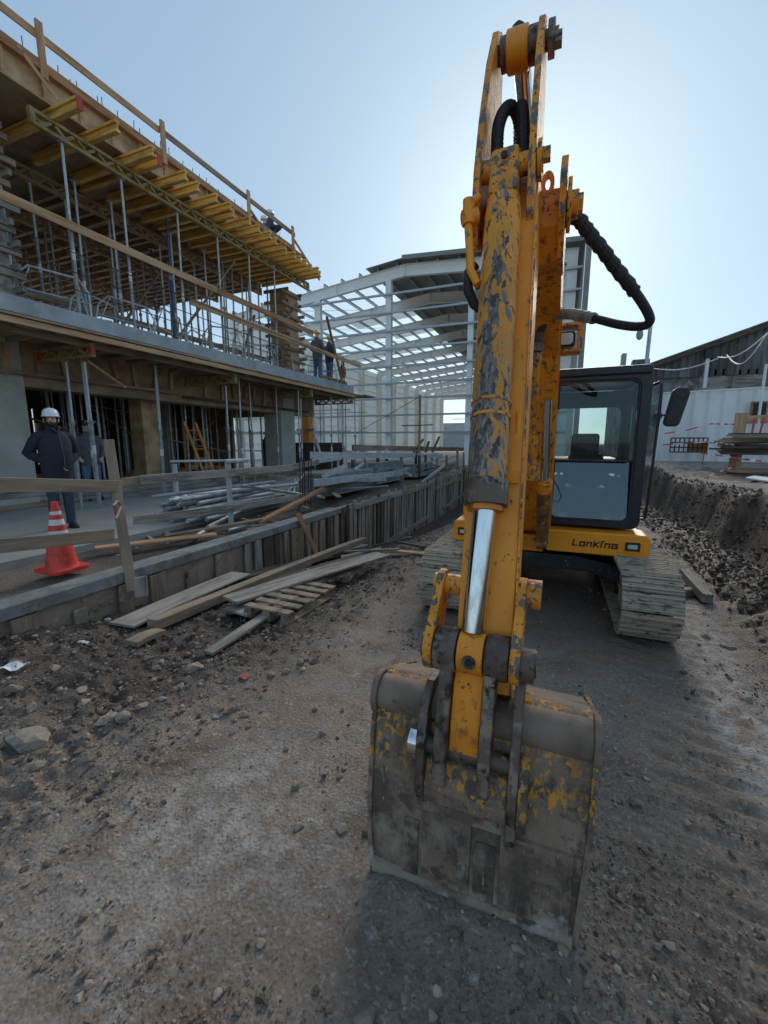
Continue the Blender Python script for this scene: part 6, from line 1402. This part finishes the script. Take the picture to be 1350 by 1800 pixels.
for i in range(34):
    x = rp.uniform(-7.4, -4.7); y = rp.uniform(8.2, 19); a = rp.uniform(-1.2, 2.2); L_ = rp.uniform(.5, 2.0); z = rp.uniform(.55, 1.0); dz = rp.uniform(-.25, .45)
    if i % 3: chan(V3(x, y, z), V3(x + math.cos(a) * L_, y + math.sin(a) * L_, z + dz), f'{ORD[i]} galvanized offcut from near to far tossed on the shutter stacks', rp.choice([.05, .08, .1]), rp.choice(['galv', 'galv_old']))
    else: board('scrap_board', (x, y, z), (x + math.cos(a) * L_, y + math.sin(a) * L_, z + dz * .5), .12, .03, rp.choice(['wood_old', 'wood_grey', 'wood_dark']), label=f'{ORD[i]} scrap board from near to far tossed on the shutter stacks', cat='board', group='scrap boards in the junk')
def frame_panel(lx, ly):
    t = thing('formwork_shutter', '', 'frame panel'); mb = MB()
    for x in (0, lx): mb.bx(x - .02, x + .02, 0, ly, 0, .05)
    for y in (0, ly): mb.bx(.021, lx - .021, y - .02 + .02 * (y == 0), y + .02 - .02 * (y > 0), 0.001, .049)
    obj('edge_frame', mb, 'galv_old', t, off=False); obj('panel', MB().bx(.02, lx - .02, .02, ly - .02, .015, .03), 'wood_grey', t, off=False)
    return t
fp = frame_panel(1.0, 2.4)
n_ = 0
for sx, sy, cnt, nm in ((-6.2, 9.2, 10, 'near'), (-6.4, 12.4, 12, 'middle'), (-6.1, 15.5, 9, 'far')):
    for k in range(cnt):
        o = fp if n_ == 0 else dup(fp, (0, 0, 0)); o.location = (sx + rp.uniform(-.05, .05), sy + rp.uniform(-.06, .06), .425 + k * .057); o.rotation_euler = (0, 0, rp.uniform(-.03, .03)); n_ += 1
        tag(o, f'{ORD[k]} frame panel from the bottom of the {nm} stack on the platform', 'frame panel', 'stacked frame panels')
for i, (px, py, pt, X, m) in enumerate(((706, 855, 803, -4.9, 'wood_old'), (785, 838, 800, -4.8, 'wood_old'), (804, 832, 790, -4.6, 'wood_old'), (815, 828, 795, -4.6, 'wood_grey'), (737, 845, 800, -5.0, 'wood_dark'), (748, 845, 800, -5.1, 'wood_dark'), (731, 845, 798, -5.2, 'rebar'), (664, 835, 805, -5.8, 'wood_dark'), (620, 840, 808, -5.9, 'wood_dark'), (680, 838, 806, -5.9, 'black'), (759, 840, 798, -5.4, 'galv_old'), (768, 838, 796, -5.4, 'galv_old'))):
    a, b = atx(px, py, X), atx(px, pt, X); a.z = .43
    board('stub_post', a, b, .09, .09, m, label=f'{ORD[i]} of the short uprights listed among the junk behind the board wall', cat='post', group='short uprights in the junk')
# rebar bundles at the corner
for i, px in enumerate((531, 536, 541, 546, 528)):
    a, b = atx(px, 890, -4.75 - .06 * (i % 2)), atx(px + rp.uniform(-2, 2), 806, -4.75); pipe('column_rebar', (a.x, a.y, .4), b, .012, 'rebar', n=6, label=f'{ORD[i]} rusty bar from the left of the vertical bundle by the fence end', cat='rebar', group='vertical rebar bundle')
# wooden pole with cross piece
a, b = atx(737, 800, -6.4), atx(737, 694, -6.4)
wp = thing('timber_pole', 'tall dark timber pole with a short crosspiece in front of the hall', 'pole', (a.x, a.y, .44))
board('upright', (a.x, a.y, .3), (a.x, a.y, b.z), .10, .10, 'wood_old', wp); c = atx(737, 748, -6.4); board('crosspiece', (c.x - .9, a.y - .1, c.z), (c.x + .7, a.y - .1, c.z + .02), .05, .06, 'wood_old', wp)
pipe('stay_cable', (b.x, b.y, b.z - .1), atx(625, 762, -12.2), .015, 'rebar', n=5, label='thin cable running down to the left from the timber pole', cat='cable', group='cables')
for i, (p, q_, X) in enumerate((((727, 795), (744, 772), -6.6), ((760, 795), (772, 768), -6.2), ((748, 795), (754, 776), -6.2), ((728, 800), (742, 785), -6.6))):
    board('splayed_board', atx(*p, X), atx(*q_, X), .12, .04, 'wood_dark', label=f'{ORD[i]} splayed board at the foot of the timber pole', cat='board', group='splayed boards')
# low boards crossing at the far end
o = board('long_plank', atx(620, 787, -8), atx(830, 790, -6), .1, .25, 'wood_old', label='long weathered plank edge crossing in front of the hall floor', cat='plank', group='far planks')
board('long_plank', atx(600, 836, -5.6), atx(700, 822, -5.6), .3, .05, 'wood_old', label='rusty brown plank lying behind the board wall, nearer one', cat='plank', group='far planks')
board('long_plank', atx(560, 858, -5.0), atx(640, 838, -5.2), .2, .05, 'wood_dark', label='dark plank sloping over the platform edge', cat='plank', group='far planks')
for k in range(8): a = atx(760 + k * 3, 826 - k * 1.5, -4.9); board('loose_lath', (a.x - .5, a.y, .45 + .03 * k), (a.x + .2, a.y + 2.2, .46 + .05 * k), .12, .03, rp.choice(['wood_dark', 'wood_old', 'wood_grey']), label=f'{ORD[k]} lath in the heap at the far end of the board wall', cat='lath', group='far lath heap')
# gas cylinders / small hooks on floor of the hall
# ================================================================= PLANKS AND PALLET IN THE TRENCH
def gl(px, py, dz): q = gpt(px, py); return q + Vector((0, 0, dz))
PL = [((214, 1108), .05, (425, 1028), .16, .30, .025, 'wood_grey', 'wide dirty plywood strip ending at the dark soil on the left'),
      ((268, 1112), .08, (640, 966), .28, .13, .10, 'wood_old', 'long squared brown beam lying over the plank pile'),
      ((405, 1080), .16, (672, 993), .20, .30, .03, 'wood_grey', 'wide pale plank resting on top of the pile'),
      ((415, 1098), .13, (618, 1012), .17, .34, .025, 'wood_grey', 'broad grey board covering the top of the pallet'),
      ((365, 1152), .02, (590, 1028), .20, .11, .03, 'wood_grey', 'narrow plank leaning from the dirt onto the pallet'),
      ((232, 1138), .03, (282, 1120), .06, .14, .05, 'wood_old', 'short pale chunk of wood under the end of the long beam'),
      ((400, 1085), .06, (520, 1045), .12, .14, .04, 'wood_red', 'short reddish lath inside the plank pile'),
      ((430, 1042), .05, (640, 985), .10, .16, .03, 'wood_dark', 'dark board in the middle of the plank pile'),
      ((360, 1035), .05, (600, 975), .06, .28, .03, 'wood_dark', 'muddy sheet half buried behind the beam'),
      ((440, 1095), .08, (470, 1060), .12, .12, .05, 'wood_dark', 'dark wedge of wood under the plank pile'),
      ((560, 985), .05, (640, 962), .12, .2, .03, 'wood_grey', 'grey board behind the upper end of the beam')]
for i, (a, da, b, db, w_, h_, m, lb) in enumerate(PL):
    board('plank', gl(*a, da), gl(*b, db), w_, h_, m, label=lb, cat='plank', group='planks in the trench', warp=.012)
for i, (a, b, w_, m) in enumerate((((640, 968), (775, 968), .12, 'wood_grey'), ((650, 982), (785, 978), .10, 'wood_grey'), ((690, 975), (790, 985), .14, 'wood_new'), ((600, 985), (670, 972), .16, 'wood_grey'), ((575, 965), (700, 975), .1, 'wood_old'), ((700, 962), (745, 972), .08, 'wood_dark'), ((660, 955), (720, 948), .12, 'wood_grey'), ((610, 1003), (660, 992), .09, 'wood_red'))):
    board('plank', gl(*a, .04 + i * .012), gl(*b, .05 + i * .01), w_, .03, m, label=f'{ORD[i]} of the flat planks strewn between the pile and the machine, near to far', cat='plank', group='planks strewn behind the pile')
# pallet
pa_, pb_ = gl(506, 1099, .0), gl(590, 1046, .0); d = (pb_ - pa_); d.z = 0; Lp = 1.0; ang = math.atan2(d.y, d.x)
pl = thing('pallet', 'yellowish wooden pallet supporting the planks in the trench', 'pallet', pa_ + Vector((0, 0, -.01))); pl.rotation_euler = (R(2), R(2), ang)
Lp = d.length
for yy in (0, .22, .45):
    obj('skid', MB().bx(0, Lp, yy, yy + .09, 0, .02), 'wood_old', pl, off=False)
    for xx in (0, Lp / 2 - .07, Lp - .13): obj('block', MB().bx(xx, xx + .13, yy + .002, yy + .088, .021, .105), 'wood_old', pl, off=False, bevel=.003)
for k in range(6): obj('deck_board', MB().bx(k * (Lp - .1) / 5, k * (Lp - .1) / 5 + .1, 0, .54, .106, .125), 'wood_old', pl, off=False, bevel=.002)
q = gl(560, 1035, .2); tag(obj('tie_cord', MB().path([(q.x + .16 * math.cos(a) , q.y + .10 * math.sin(a), q.z + .08 * math.sin(a * 2)) for a in np.linspace(0, 5.6, 20)], .005, 5), 'white', smooth=True), 'loop of pale cord lying on the pallet', 'cord')
